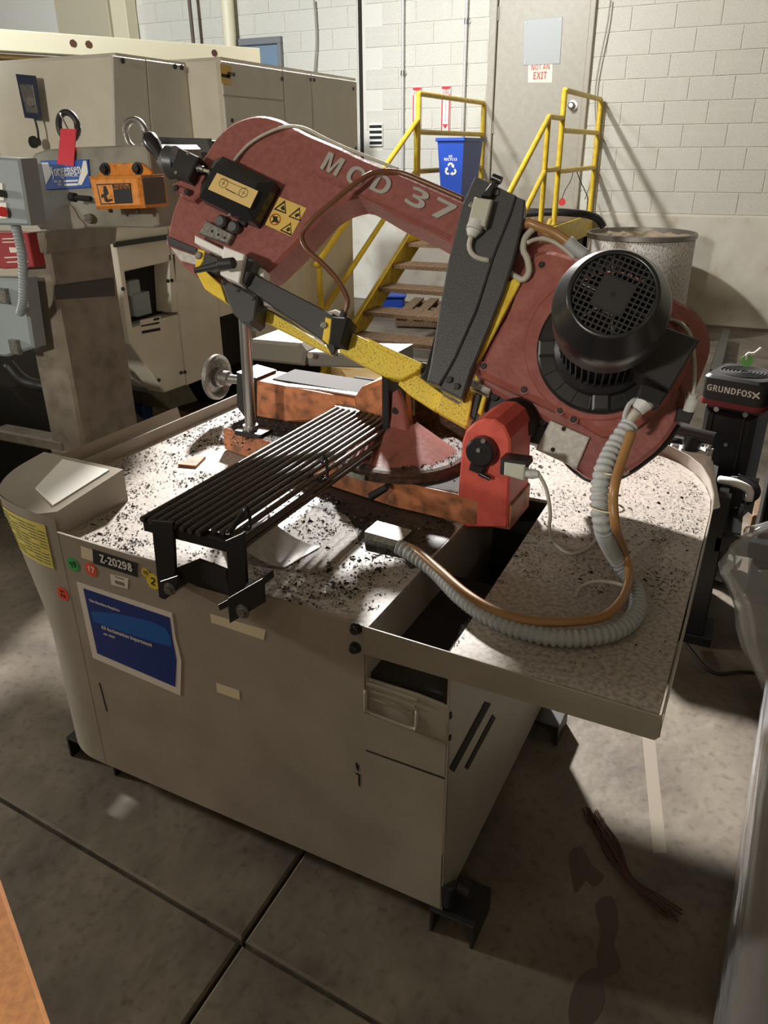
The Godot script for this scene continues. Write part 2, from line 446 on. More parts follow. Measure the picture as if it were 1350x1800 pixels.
# ---------------------------------------------------------------- room
func build_shell():
	# floor: concrete slabs with open joints over a dark bed
	var s := Shape.new()
	s.box(Vector3(-3.5, -0.16, 0.0), Vector3(21.4, 0.2, 18.4))
	var fl := struct(obj("floor", s, M.joint), "dirty grey concrete floor slabs with dark joints") as Node3D
	var room := rect(-14.0, -9.0, 7.0, 8.85)
	var x := Vector2(0.996, -0.087)
	var y := Vector2(0.0, 1.0)
	var at := Vector2(-0.827, 0.949)
	for i in range(-5, 4):
		for j in range(-4, 3):
			var o: Vector2 = at + x * (i * 3.1) + y * (j * 3.3)
			var q := PackedVector2Array([o, o + x * 3.1, o + x * 3.1 + y * 3.3, o + y * 3.3])
			var cut := Geometry2D.intersect_polygons(Shape.inset(Shape.ccw(q), 0.005), room)
			for c in cut:
				var b := Shape.new()
				b.ext(c, -0.06, 0.0, 0.006, on_y(0))
				obj("slab", b, M.concrete, fl)
	s = Shape.new()
	s.ext(P([-0.082, 2.091, -0.046, 2.108, 0.049, 1.631, 0.016, 1.616]), 0.0, 0.0006, 0.0, on_y(0))
	obj("paint_line", s, mat(Color8(138, 129, 114), 0.7), fl, Transform3D(), "worn pale stripe")
	for p in [[-0.185, 1.522, -0.16, 1.558, -0.124, 1.512, -0.088, 1.49, -0.103, 1.446, -0.127, 1.457, -0.143, 1.409, -0.164, 1.455], [-0.092, 1.397, -0.06, 1.439, -0.031, 1.375, -0.03, 1.31, -0.006, 1.26, -0.039, 1.216, -0.063, 1.264, -0.065, 1.326], [-0.094, 1.176, -0.055, 1.237, -0.027, 1.165, -0.042, 1.105, -0.085, 1.085]]:
		s = Shape.new()
		s.ext(rounded(p, 3), 0.0, 0.0005, 0.0, on_y(0))
		obj("dark_patch", s, mat(Color8(82, 72, 62), 0.5), fl, Transform3D(), "dark patch")
	# back wall: painted blocks over a smooth footing
	s = Shape.new()
	s.box(Vector3(-8.46, 3.3, -8.97), Vector3(11.08, 6.6, 0.22))
	s.box(Vector3(2.56, 3.3, -8.97), Vector3(8.88, 6.6, 0.22))
	s.box(Vector3(-2.4, 0.54, -8.97), Vector3(1.04, 1.08, 0.22))
	s.box(Vector3(-2.4, 4.95, -8.97), Vector3(1.04, 3.3, 0.22))
	var w := struct(obj("wall_back", s, M.mortar), "cream painted concrete block wall") as Node3D
	s = Shape.new()
	s.box(Vector3(-3.5, 0.535, -8.84), Vector3(21.0, 1.07, 0.05), 0.01)
	obj("footing", s, M.foundation, w)
	var shades := []
	for k in 3:
		var m: StandardMaterial3D = M.block.duplicate()
		m.albedo_color = Color(1.0 - 0.008 * k, 1.0 - 0.008 * k, 1.0 - 0.01 * k)
		m.uv1_offset = Vector3(0.37 * k, 0.21 * k, 0.5 * k)
		shades.append(m)
	var rng := RandomNumberGenerator.new()
	rng.seed = 5
	var meshes := {}
	for row in 13:
		var y0 := 1.08 + 0.2032 * row
		var phase := 0.097 if row % 2 == 0 else 0.300
		for i in range(-19, 3):
			var a := phase + 0.4064 * i
			var b := a + 0.4064
			if y0 < 3.3 and a < -1.88 and b > -2.92:
				if a < -2.92: b = minf(b, -2.92)
				else: a = maxf(a, -1.88)
			if a < -4.47 and b > -4.40:
				b = -4.47
				if b - a < 0.05: continue
			if b - a < 0.03 or a > 0.75: continue
			var key := snappedf(b - a, 0.002)
			if not meshes.has(key):
				var sh := Shape.new()
				sh.box(Vector3.ZERO, Vector3(b - a - 0.008, 0.1952, 0.03), 0.003)
				meshes[key] = sh.done()
			put("block", meshes[key], shades[rng.randi() % 3], w, Transform3D(Basis(), Vector3((a + b) / 2, y0 + 0.1016, -8.8665 + rng.randf() * 0.0015)))
	s = Shape.new()
	s.box(Vector3(-4.435, 3.1, -8.855), Vector3(0.045, 4.1, 0.012), 0.003)
	obj("expansion_joint", s, M.rust_shaded, w, Transform3D(), "brown caulked joint")
	# other walls and ceiling, behind and beside the camera
	var shell := mat(Color8(176, 168, 152), 0.9)
	for d in [["wall_left", Vector3(-14.1, 3.3, 0.0), Vector3(0.2, 6.6, 18.1)], ["wall_right", Vector3(7.1, 3.3, 0.0), Vector3(0.2, 6.6, 18.1)], ["wall_front", Vector3(-3.5, 3.3, 9.1), Vector3(21.4, 6.6, 0.2)], ["ceiling", Vector3(-3.5, 6.7, 0.0), Vector3(21.4, 0.2, 18.4)]]:
		s = Shape.new()
		s.box(d[1], d[2])
		struct(obj(d[0], s, shell))
	s = Shape.new()
	s.box(Vector3(-1.5, 1.0, 2.1), Vector3(15.0, 2.0, 0.2), 0.01)
	struct(obj("wall_unseen_blocker", s, shell), "unseen low wall behind the viewer, placed to shade the lower saw")  # unseen wall, keeps the low front lamp off the lower saw
	# steel door on the landing
	s = Shape.new()
	s.box(Vector3(-2.895, 2.19, -8.85), Vector3(0.075, 2.22, 0.10), 0.006)
	s.box(Vector3(-1.897, 2.19, -8.85), Vector3(0.055, 2.22, 0.10), 0.006)
	s.box(Vector3(-2.40, 3.275, -8.85), Vector3(1.06, 0.055, 0.10), 0.006)
	var door := struct(obj("door_1", s, M.door), "tan steel door with a screwed-on plate and a sign") as Node3D
	s = Shape.new()
	s.box(Vector3(-2.391, 2.17, -8.862), Vector3(0.925, 2.14, 0.045), 0.004)
	obj("leaf", s, M.door, door)
	s = Shape.new()
	s.box(Vector3(-2.39, 1.088, -8.82), Vector3(0.95, 0.016, 0.12), 0.004)
	obj("threshold", s, M.steel_dull, door)
	for hy in [1.9, 2.93]:
		s = Shape.new()
		s.cyl(Vector3(-2.853, hy - 0.06, -8.832), Vector3(-2.853, hy + 0.06, -8.832), 0.010, 10)
		s.box(Vector3(-2.845, hy, -8.839), Vector3(0.035, 0.115, 0.006))
		obj("hinge", s, M.door, door)
	s = Shape.new()
	s.spin(Vector3(-2.02, 2.085, -8.84), Vector3(0, 0, 1), [[0.05, 0.0], [0.048, 0.008], [0.014, 0.012], [0.014, 0.04], [0.034, 0.05], [0.034, 0.075], [0.022, 0.085], [0.0, 0.086]], 20)
	obj("knob", s, M.steel, door, Transform3D(), "round steel knob")
	s = Shape.new()
	s.ext(P([-2.582, 2.86, -2.192, 2.865, -2.183, 2.462, -2.565, 2.463]), -8.838, -8.833, 0.002, on_z(0))
	var pl := obj("cover_plate", s, mat(Color8(156, 158, 158), 0.5, 0.1), door, Transform3D(), "bare metal plate screwed to the door")
	for c in [Vector3(-2.557, 2.839, -8.83), Vector3(-2.212, 2.843, -8.83), Vector3(-2.208, 2.483, -8.83), Vector3(-2.543, 2.487, -8.83)]:
		s = Shape.new()
		s.cyl(Vector3(c.x, c.y, -8.834), Vector3(c.x, c.y, -8.828), 0.011, 10, 0.008)
		obj("screw", s, M.steel_dull, pl)
	s = Shape.new()
	s.ext(P([-2.51, 2.497, -2.263, 2.486, -2.252, 2.3, -2.502, 2.308]), -8.8395, -8.8375, 0.0, on_z(0))
	var sg := obj("door_sign", s, M.sign_paper, door, Transform3D(), "paper sign reading NOT AN EXIT")
	var c1 := Vector3(-2.381, 2.441, -8.837)
	var c2 := Vector3(-2.381, 2.365, -8.837)
	text("NOT AN", 0.052, M.sign_red, sg, on_z(0) * Transform3D(Basis(), c1), 0.0008, 0.72)
	text("EXIT", 0.066, M.sign_red, sg, on_z(0) * Transform3D(Basis(), c2), 0.0008, 0.75)
	# window far left in the back wall
	s = Shape.new()
	s.box(Vector3(-5.74, 2.84, -8.83), Vector3(0.62, 0.07, 0.07), 0.006)
	s.box(Vector3(-5.455, 2.5, -8.83), Vector3(0.05, 0.62, 0.07), 0.006)
	s.box(Vector3(-6.03, 2.5, -8.83), Vector3(0.05, 0.62, 0.07), 0.006)
	s.box(Vector3(-5.74, 2.2, -8.83), Vector3(0.62, 0.05, 0.07), 0.006)
	var win := struct(obj("window_1", s, mat(Color8(120, 122, 124), 0.5)), "grey framed window behind the cream beam") as Node3D
	s = Shape.new()
	s.box(Vector3(-5.74, 2.5, -8.838), Vector3(0.53, 0.62, 0.008))
	obj("pane", s, M.glass, win)
	# pilaster and its paler side, far left
	s = Shape.new()
	var cx := Vector3(-8.593, 3.17, -8.6)
	var dx := Vector3(-7.741, 3.119, -8.6)
	var ex := Vector3(-7.501, 3.104, -8.6)
	s.box(Vector3((cx.x + dx.x) / 2, 3.3, -8.72), Vector3(dx.x - cx.x, 6.6, 0.24), 0.01)
	struct(obj("column_1", s, mat(Color8(186, 176, 152), 0.6)), "tan boxed pilaster behind the cream beam")
	s = Shape.new()
	s.box(Vector3((dx.x + ex.x) / 2 + 0.005, 3.3, -8.74), Vector3(ex.x - dx.x, 6.6, 0.20), 0.01)
	struct(obj("column_side_1", s, mat(Color8(216, 206, 178), 0.6)), "paler side face of the tan pilaster")  # paler side of the pilaster, built as its own strip
	s = Shape.new()
	s.cyl(Vector3(-6.07, 0.0, -8.72), Vector3(-6.07, 6.6, -8.72), 0.075, 20)
	var pipe := tag(obj("downpipe", s, M.cream), "thick cream pipe running up the back wall beside the window", "pipe") as Node3D
	for py in [1.4, 2.72, 4.0]:
		s = Shape.new()
		s.cyl(Vector3(-6.07, py, -8.72), Vector3(-6.07, py + 0.06, -8.72), 0.085, 20)
		obj("collar", s, M.cream, pipe)
	# conduits and wires on the back wall
	var cd := [[-3.905, 1.45, 2.42, 0.017, "galvanised conduit left of the two arrow signs", M.alu], [-3.19, 1.2, 2.86, 0.017, "galvanised conduit between the arrow sign and the door", M.alu]]
	for c in cd:
		s = Shape.new()
		s.cyl(Vector3(c[0], c[1], -8.82), Vector3(c[0], 6.6, -8.82), c[3], 12)
		var o := tag(obj("conduit", s, c[5]), c[4], "conduit") as Node3D
		s = Shape.new()
		s.cyl(Vector3(c[0], c[2], -8.82), Vector3(c[0], c[2] + 0.05, -8.82), 0.022, 12)
		s.box(Vector3(c[0], c[2] + 0.02, -8.838), Vector3(0.07, 0.02, 0.006))
		obj("strap", s, M.steel_dull, o)
	s = Shape.new()
	s.cyl(Vector3(-6.5, 2.2, -8.6), Vector3(-6.53, 6.6, -8.6), 0.022, 10)
	tag(obj("drop_rod", s, mat(Color8(92, 74, 72), 0.6)), "thin dark brown rod hanging left of the cream pipe", "rod")
	s = Shape.new()
	s.tube([Vector3(-4.97, 3.189, -8.8), Vector3(-4.96, 2.812, -8.8), Vector3(-5.006, 2.48, -8.8)], 0.011, 6)
	tag(obj("loose_cable", s, mat(Color8(150, 146, 138), 0.6)), "grey cable hanging on the block wall right of the window", "cable")
	s = Shape.new()
	s.tube([Vector3(-1.737, 2.967, -8.8), Vector3(-1.742, 2.783, -8.8), Vector3(-1.787, 2.403, -8.8), Vector3(-1.793, 2.156, -8.8), Vector3(-1.725, 1.693, -8.8), Vector3(-1.742, 1.426, -8.8), Vector3(-1.796, 1.206, -8.8)], 0.006, 6)
	tag(obj("loose_cable", s, mat(Color8(150, 146, 138), 0.6)), "thin wire hanging down the wall right of the steel door", "cable")
	# four-slot vent
	s = Shape.new()
	s.box(Vector3(-4.245, 1.845, -8.838), Vector3(0.17, 0.235, 0.016), 0.003)
	var v := tag(obj("wall_vent", s, M.white), "small wall vent with four black slots", "vent") as Node3D
	for k in 4:
		s = Shape.new()
		s.box(Vector3(-4.245, 1.93 - k * 0.056, -8.829), Vector3(0.155, 0.03, 0.006))
		obj("slot", s, M.matte_black, v)
	# extinguisher arrow signs
	arrow_sign(Vector3(-3.74, 2.08, -8.835), "red and white downward arrow sign nearer the vent, partly behind the yellow post")
	arrow_sign(Vector3(-3.40, 2.08, -8.835), "red and white downward arrow sign above the blue bin")

func arrow_sign(c: Vector3, label: String):
	var t := thing("extinguisher_sign", label, "sign", c, 0.0, "fire extinguisher signs on the block wall")
	var s := Shape.new()
	s.box(Vector3.ZERO, Vector3(0.105, 0.46, 0.004))
	obj("panel", s, M.white, t)
	s = Shape.new()
	s.ext(PackedVector2Array([Vector2(-0.05, 0.225), Vector2(0.05, 0.225), Vector2(0.05, 0.20), Vector2(0.0, 0.19), Vector2(-0.05, 0.20)]), 0.002, 0.0032)
	s.box(Vector3(-0.042, -0.03, 0.0026), Vector3(0.014, 0.36, 0.0012))
	s.box(Vector3(0.042, -0.03, 0.0026), Vector3(0.014, 0.36, 0.0012))
	s.ext(PackedVector2Array([Vector2(-0.05, -0.225), Vector2(0.0, -0.20), Vector2(0.05, -0.225)]), 0.002, 0.0032)
	s.ext(PackedVector2Array([Vector2(-0.035, -0.14), Vector2(0.035, -0.14), Vector2(0.0, -0.19)]), 0.002, 0.0032)
	obj("red_print", s, M.sign_red, t)
	text("FIRE", 0.034, M.sign_red, t, on_z(0.0026) * Transform3D(Basis(), Vector3(0, 0.165, 0)), 0.001, 0.78)
	var word := "EXTINGUISHER"
	for k in word.length():
		text(word[k], 0.017, M.sign_red, t, on_z(0.0026) * Transform3D(Basis(), Vector3(0, 0.125 - k * 0.021, 0)), 0.001, 0.8)

# ---------------------------------------------------------------- stairs
func build_stairs():
	var t := thing("landing_stairs", "yellow steel stairs and railed landing up to the tan door", "stairs", Vector3(-2.33, 0, -7.0))
	var back := Transform3D(Basis(), Vector3(2.33, 0, 7.0))
	var s := Shape.new()
	s.box(Vector3(-2.33, 1.06, -7.9), Vector3(1.24, 0.03, 1.8), 0.004)
	obj("landing_deck", s, M.tread, t, back)
	s = Shape.new()
	s.box(Vector3(-1.70, 0.97, -7.9), Vector3(0.03, 0.2, 1.8), 0.004)
	s.box(Vector3(-2.96, 0.97, -7.9), Vector3(0.03, 0.2, 1.8), 0.004)
	s.box(Vector3(-2.33, 0.97, -6.99), Vector3(1.24, 0.2, 0.03), 0.004)
	obj("landing_frame", s, M.yellow_clean, t, back)
	for p in [[-1.72, -8.75], [-2.94, -8.75]]:
		s = Shape.new()
		s.box(Vector3(p[0], 0.45, p[1]), Vector3(0.07, 0.9, 0.07), 0.004)
		obj("leg", s, M.matte_black, t, back)
	for x in [-2.935, -1.71]:
		s = Shape.new()
		s.ext(PackedVector2Array([Vector2(7.02, 1.13), Vector2(5.06, 0.10), Vector2(5.06, 0.0), Vector2(5.22, 0.0), Vector2(7.02, 0.86)]), -0.008, 0.008, 0.003, on_x(x))
		obj("stringer", s, M.yellow_clean, t, back)
		s = Shape.new()
		s.tube([Vector3(x, 1.13, -7.02), Vector3(x, 0.10, -5.06)], 0.02, 8, 0.0, 0.01, true)
		obj("stringer_flange", s, M.yellow_clean, t, back)
	for k in 6:
		var ty := 0.93 - 0.152 * k
		var tz := -6.84 + 0.298 * k
		s = Shape.new()
		s.box(Vector3(-2.34, ty - 0.018, tz + 0.13), Vector3(1.24, 0.036, 0.012), 0.002)
		s.box(Vector3(-2.34, ty - 0.018, tz - 0.12), Vector3(1.24, 0.036, 0.012), 0.002)
		for i in 9:
			s.box(Vector3(-2.94 + i * 0.15, ty - 0.016, tz), Vector3(0.012, 0.032, 0.25))
		for i in 6:
			s.box(Vector3(-2.34, ty - 0.012, tz - 0.085 + i * 0.036), Vector3(1.22, 0.02, 0.022))
		obj("tread", s, M.tread, t, back)
	# rails: [x, z of posts..]
	for side in [[-2.95, -7.0, -8.78, -6.98], [-1.73, -7.24, -8.78, -6.79]]:
		var x: float = side[0]
		for z in [side[1], side[2]]:
			s = Shape.new()
			s.cyl(Vector3(x, 1.07, z), Vector3(x, 2.13, z), 0.024, 12)
			obj("post", s, M.yellow_clean, t, back)
		for y in [2.13, 1.83, 1.51]:
			s = Shape.new()
			s.cyl(Vector3(x, y, side[1]), Vector3(x, y, side[2]), 0.022, 12)
			obj("guard_rail", s, M.yellow_clean, t, back)
		for y in [1.92, 1.53]:
			s = Shape.new()
			s.tube([Vector3(x, y, side[1]), Vector3(x, y, side[3]), Vector3(x, y - 0.53 * (side[3] + 5.1) * -1.0, -5.1)], 0.022, 10, 0.0, 0.01, true)
			obj("handrail", s, M.yellow_clean, t, back)
		s = Shape.new()
		s.cyl(Vector3(x, 1.0, side[3] + 0.02), Vector3(x, 1.92, side[3] + 0.02), 0.022, 12)
		obj("post", s, M.yellow_clean, t, back)
		s = Shape.new()
		s.cyl(Vector3(x, 0.1, -5.15), Vector3(x, 0.95, -5.15), 0.022, 12)
		obj("post", s, M.yellow_clean, t, back)
	# recycling bin on the landing
	var b := thing("recycling_bin", "blue recycling bin on the landing by the left railing", "bin", Vector3(-2.70, 1.078, -7.42))
	s = Shape.new()
	var rings := []
	for d in [[0.0, 0.085, 0.19], [0.68, 0.125, 0.265]]:
		rings.append([Vector3(d[1], d[0], d[2]), Vector3(d[1], d[0], -d[2]), Vector3(-d[1], d[0], -d[2]), Vector3(-d[1], d[0], d[2])])
	for k in 4:
		var j := (k + 1) % 4
		s.flat()
		s.quad(rings[0][k], rings[0][j], rings[1][j], rings[1][k])
	s.quad(rings[0][3], rings[0][2], rings[0][1], rings[0][0])
	obj("bin_body", s, M.bin, b)
	s = Shape.new()
	s.box(Vector3(0, 0.69, 0.272), Vector3(0.28, 0.03, 0.02), 0.006)
	s.box(Vector3(0, 0.69, -0.272), Vector3(0.28, 0.03, 0.02), 0.006)
	s.box(Vector3(0.132, 0.69, 0), Vector3(0.02, 0.03, 0.54), 0.006)
	s.box(Vector3(-0.132, 0.69, 0), Vector3(0.02, 0.03, 0.54), 0.006)
	obj("rim", s, M.bin, b)
	var face := plane_at(Vector3(0.0, 0.40, 0.2365), Vector3.RIGHT, Vector3(0, 0.68, 0.075))
	text("WE", 0.018, M.white, b, face * Transform3D(Basis(), Vector3(0, 0.155, 0)), 0.001)
	text("RECYCLE", 0.022, M.white, b, face * Transform3D(Basis(), Vector3(0, 0.13, 0)), 0.001)
	s = Shape.new()
	for k in 3:
		var r := Transform3D(Basis(Vector3(0, 0, 1), TAU * k / 3.0), Vector3(0, 0.045, 0))
		s.ext(PackedVector2Array([Vector2(-0.030, 0.036), Vector2(-0.014, 0.058), Vector2(0.014, 0.058), Vector2(0.026, 0.040), Vector2(0.034, 0.045), Vector2(0.034, 0.012), Vector2(0.006, 0.026), Vector2(0.013, 0.031), Vector2(0.006, 0.042), Vector2(-0.006, 0.042), Vector2(-0.016, 0.026)]), 0.0, 0.001, 0.0, face * r)
	obj("arrows_symbol", s, M.white, b, Transform3D(), "white chasing arrows symbol")
	# tag and wires on the right railing
	s = Shape.new()
	s.ext(disc(Vector2.ZERO, 0.035, 14), -0.002, 0.002, 0.0, Transform3D(Basis(), Vector3(-1.895, 1.209, -8.2)))
	var rt := tag(obj("red_disc_tag", s, M.sign_red), "small red disc tag hanging on a wire under the right railing", "tag") as Node3D
	s = Shape.new()
	s.tube([Vector3(-1.897, 1.235, -8.2), Vector3(-1.876, 1.314, -8.2), Vector3(-1.829, 1.402, -8.2), Vector3(-1.805, 1.504, -8.2)], 0.004, 5)
	obj("wire", s, M.black, rt)
	s = Shape.new()
	s.tube([Vector3(-1.832, 1.5, -8.4), Vector3(-1.777, 1.396, -8.4), Vector3(-1.722, 1.307, -8.4), Vector3(-1.686, 1.229, -8.4), Vector3(-1.686, 1.068, -8.4)], 0.005, 5)
	tag(obj("loose_cable", s, M.black), "black wire hanging from the right railing near its wall post", "cable")
	# black hose lying across the landing into the drum
	s = Shape.new()
	s.tube([Vector3(-2.3, 1.12, -7.35), Vector3(-1.886, 1.163, -7.45), Vector3(-1.662, 1.16, -7.5), Vector3(-1.527, 1.142, -7.6), Vector3(-1.439, 1.103, -7.7), Vector3(-1.389, 1.031, -7.75)], 0.034, 12)
	tag(obj("drain_hose", s, M.gloss_black), "thick black hose running over the landing into the drum", "hose")

# ---------------------------------------------------------------- things along the back wall
func build_back_things():
	var c := Vector3(-1.06, 0, -7.92)
	var d := thing("drum", "large round drum with dark streaked white sides, full of chips", "drum", c)
	var s := Shape.new()
	s.spin(Vector3.ZERO, Vector3.UP, [[0.0, 0.0], [0.48, 0.0], [0.495, 0.02], [0.485, 0.5], [0.485, 0.93]], 48)
	obj("drum_wall", s, M.drum, d)
	s = Shape.new()
	s.spin(Vector3(0, 0.93, 0), Vector3.UP, [[0.487, 0.0], [0.498, 0.008], [0.498, 0.045], [0.488, 0.052], [0.475, 0.05], [0.47, -0.05]], 48)
	obj("rim", s, M.steel_dull, d)
	s = Shape.new()
	var n := noise(1.6, 4, 15)
	var lines := []
	for k in 10:
		var ring := []
		for i in 40:
			var a := TAU * i / 40.0
			var r := 0.475 * k / 9.0
			ring.append(Vector3(cos(a) * r, 0.935 + n.get_noise_2d(cos(a) * r * 4.0, sin(a) * r * 4.0) * 0.05, -sin(a) * r))
		lines.append(ring)
	lines.reverse()
	s.loft(lines, true)
	var fill := tag(obj("drum_filling", s, M.sawdust), "pale chips filling the streaked drum to its rim", "chips") as Node3D
	fill.position = c
	fill.set_meta("kind", "stuff")
	# under the stairs
	var bt := thing("blue_tote", "blue plastic tote on the floor under the stairs", "tote", Vector3(-3.72, 0, -8.05), 0.35)
	s = Shape.new()
	s.box(Vector3(0, 0.10, 0), Vector3(0.34, 0.2, 0.26), 0.015)
	obj("tub", s, M.bin, bt)
	s = Shape.new()
	s.box(Vector3(0, 0.215, 0), Vector3(0.38, 0.03, 0.30), 0.01)
	obj("lid", s, M.bin, bt)
	var pt := thing("pallet", "dark wooden pallet on the floor behind the stair treads", "pallet", Vector3(-2.95, 0, -7.95), 0.2)
	for k in 3:
		s = Shape.new()
		s.box(Vector3(0, 0.075, -0.42 + k * 0.42), Vector3(1.0, 0.11, 0.09), 0.004)
		obj("bearer", s, M.tread, pt)
	for k in 6:
		s = Shape.new()
		s.box(Vector3(-0.44 + k * 0.176, 0.142, 0), Vector3(0.11, 0.022, 1.0), 0.003)
		obj("plank", s, M.tread, pt)
	# cream beam above the lathe with a bare wood soffit
	var e1 := Vector3(-4.45, 2.44, -6.76)
	var dirn := Vector3(-0.47, 0, 0.883)
	var bm := thing("long_beam", "long cream steel beam above the lathe with small rusty emblems", "beam", e1)
	s = Shape.new()
	var fr := Transform3D(Basis(dirn, Vector3.UP, dirn.cross(Vector3.UP)), Vector3.ZERO)
	s.box(Vector3(1.9, 0, -0.06), Vector3(3.8, 0.145, 0.1), 0.008, fr)
	obj("web", s, mat(Color8(204, 195, 168), 0.5), bm)
	s = Shape.new()
	s.box(Vector3(2.2, -0.09, 0.25), Vector3(3.0, 0.03, 0.45), 0.004, fr)
	obj("wood_soffit", s, M.wood, bm, Transform3D(), "bare wooden board under the beam")
	for k in [0.35, 1.42, 1.54]:
		s = Shape.new()
		s.ext(disc(Vector2(k + 0.1, 0.01), 0.028, 7), -0.114, -0.109, 0.0, fr)
		obj("emblem", s, M.copper_wire, bm)

# ---------------------------------------------------------------- lathe behind, left
func build_lathe():
	var t := thing("lathe", "big beige enclosed lathe behind the chip conveyor, side panels greyed for shade", "lathe", Vector3(-3.6, 0, -4.4))
	var back := Transform3D(Basis(), Vector3(3.6, 0, 4.4))
	var s := Shape.new()
	s.box(Vector3(-4.2, 1.72, -3.95), Vector3(2.0, 0.86, 0.8), 0.02)
	obj("left_cover", s, M.lathe, t, back)
	s = Shape.new()
	s.box(Vector3(-3.68, 1.72, -5.0), Vector3(1.42, 0.9, 1.72), 0.02)
	obj("right_cover", s, M.lathe, t, back)
	# side panels, coloured greyer for the unlit side
	for p in [[3.541, 2.135, 3.786, 2.135, 3.754, 1.7, 3.463, 1.701], [3.795, 2.136, 4.113, 2.136, 4.102, 1.7, 3.763, 1.7]]:
		s = Shape.new()
		s.ext(P(p), -0.005, 0.006, 0.004, on_x(-3.198))
		obj("side_panel", s, M.lathe_shaded, t, back)
	for p in [[4.15, 1.98, 4.80, 2.15], [4.15, 1.30, 4.80, 1.973], [4.81, 1.30, 5.16, 2.15], [5.17, 1.30, 5.84, 2.15]]:
		s = Shape.new()
		s.ext(rect(p[0], p[1], p[2], p[3]), -0.005, 0.008, 0.004, on_x(-2.968))
		obj("side_panel", s, M.lathe_shaded, t, back)
	for p in [[4.20, 2.08, -3.0], [4.21, 1.85, -3.0], [4.79, 2.1, -3.0], [4.8, 1.8, -3.0], [5.15, 2.12, -3.0], [5.2, 2.12, -3.0], [5.78, 2.1, -3.0], [5.8, 1.7, -3.0], [5.78, 0.9, -3.0]]:
		s = Shape.new()
		s.cyl(Vector3(-2.962, p[1], -p[0]), Vector3(-2.955, p[1], -p[0]), 0.012, 10)
		obj("screw", s, M.black, t, back)
	for p in [[-3.6, 2.115], [-4.02, 2.12], [-4.08, 2.12]]:
		s = Shape.new()
		s.cyl(Vector3(-3.186, p[1], p[0]), Vector3(-3.18, p[1], p[0]), 0.014, 10)
		obj("screw", s, M.black, t, back)
	# lower body: slanted toe, panels with an opening
	s = Shape.new()
	s.ext(PackedVector2Array([Vector2(3.20, 1.5), Vector2(3.20, 0.76), Vector2(3.42, 0.42), Vector2(5.80, 0.40), Vector2(5.80, 1.5)]), -1.3, -0.12, 0.0, on_x(-3.0))
	obj("lower_body", s, M.lathe, t, back)
	s = Shape.new()
	s.ext(PackedVector2Array([Vector2(3.16, 1.5), Vector2(3.16, 0.75), Vector2(3.38, 0.42), Vector2(3.58, 0.415), Vector2(3.58, 0.835), Vector2(3.20, 0.83), Vector2(3.20, 1.12), Vector2(3.58, 1.13), Vector2(3.58, 1.5)]), -0.12, 0.0, 0.006, on_x(-3.0))
	s.ext(P([3.56, 1.165, 3.609, 1.163, 3.575, 0.85, 3.526, 0.855]), -0.12, 0.0, 0.0, on_x(-3.0))
	obj("window_panel", s, M.lathe, t, back)
	s = Shape.new()
	s.ext(rect(3.585, 0.41, 3.97, 1.5), -0.12, 0.0, 0.006, on_x(-3.0))
	s.ext(rect(3.97, 0.75, 4.35, 1.5), -0.12, 0.0, 0.0, on_x(-3.0))
	s.ext(rect(4.35, 0.40, 5.8, 1.5), -0.12, 0.0, 0.006, on_x(-3.0))
	obj("lower_panel", s, M.lathe, t, back)
	for r in [rect(3.18, 0.80, 3.57, 1.15), rect(3.96, 0.38, 4.36, 0.77)]:
		s = Shape.new()
		s.ext(r, -0.115, -0.110, 0.0, on_x(-3.0))
		obj("opening", s, M.matte_black, t, back)
	s = Shape.new()
	s.box(Vector3(-3.06, 0.93, -3.34), Vector3(0.05, 0.12, 0.14), 0.01)
	s.box(Vector3(-3.06, 1.02, -3.30), Vector3(0.04, 0.08, 0.10), 0.01)
	obj("valve_block", s, M.box_paint, t, back)
	s = Shape.new()
	s.box(Vector3(-2.993, 1.26, -3.45), Vector3(0.014, 0.025, 0.62), 0.003)
	obj("black_strap", s, M.black, t, back)
	s = Shape.new()
	s.ext(P([3.259, 0.859, 3.426, 0.851, 3.419, 0.766, 3.255, 0.773]), 0.0, 0.002, 0.0, on_x(-3.0))
	obj("data_label", s, M.paper, t, back, "white data label")
	s = Shape.new()
	for p in [[3.261, 0.831, 3.409, 0.823, 3.407, 0.813, 3.259, 0.823], [3.26, 0.801, 3.408, 0.791, 3.41, 0.775, 3.261, 0.785], [3.367, 0.849, 3.414, 0.847, 3.412, 0.835, 3.364, 0.837]]:
		s.ext(P(p), 0.002, 0.003, 0.0, on_x(-3.0))
	obj("data_print", s, M.ink, t, back)
	s = Shape.new()
	s.ext(P([4.133, 2.133, 4.241, 2.13, 4.221, 2.031, 4.133, 2.035]), 0.0, 0.002, 0.0, on_x(-2.958))
	var lb := obj("asset_label", s, M.decal, t, back, "yellow asset label with a black bar code")
	s = Shape.new()
	s.ext(P([4.136, 2.086, 4.223, 2.083, 4.22, 2.066, 4.138, 2.069]), 0.002, 0.003, 0.0, on_x(-2.958))
	obj("bar_code", s, M.ink, lb)
	text("002148", 0.02, M.ink, lb, on_x(-2.955) * Transform3D(Basis(), Vector3(4.235, 2.088, 0)), 0.001, 0.8)
	for p in [Vector3(-2.995, 1.03, -3.518), Vector3(-2.995, 1.028, -3.553), Vector3(-2.995, 1.039, -3.161), Vector3(-2.995, 0.507, -3.339), Vector3(-2.995, 0.502, -3.535), Vector3(-2.995, 0.497, -3.571)]:
		s = Shape.new()
		s.cyl(p + Vector3(-0.003, 0, 0), p + Vector3(0.006, 0, 0), 0.010, 10)
		obj("screw", s, M.black, t, back)
	s = Shape.new()
	s.box(Vector3(-3.62, 0.22, -5.05), Vector3(0.9, 0.44, 1.2), 0.01)
	obj("plinth", s, M.matte_black, t, back)
	s = Shape.new()
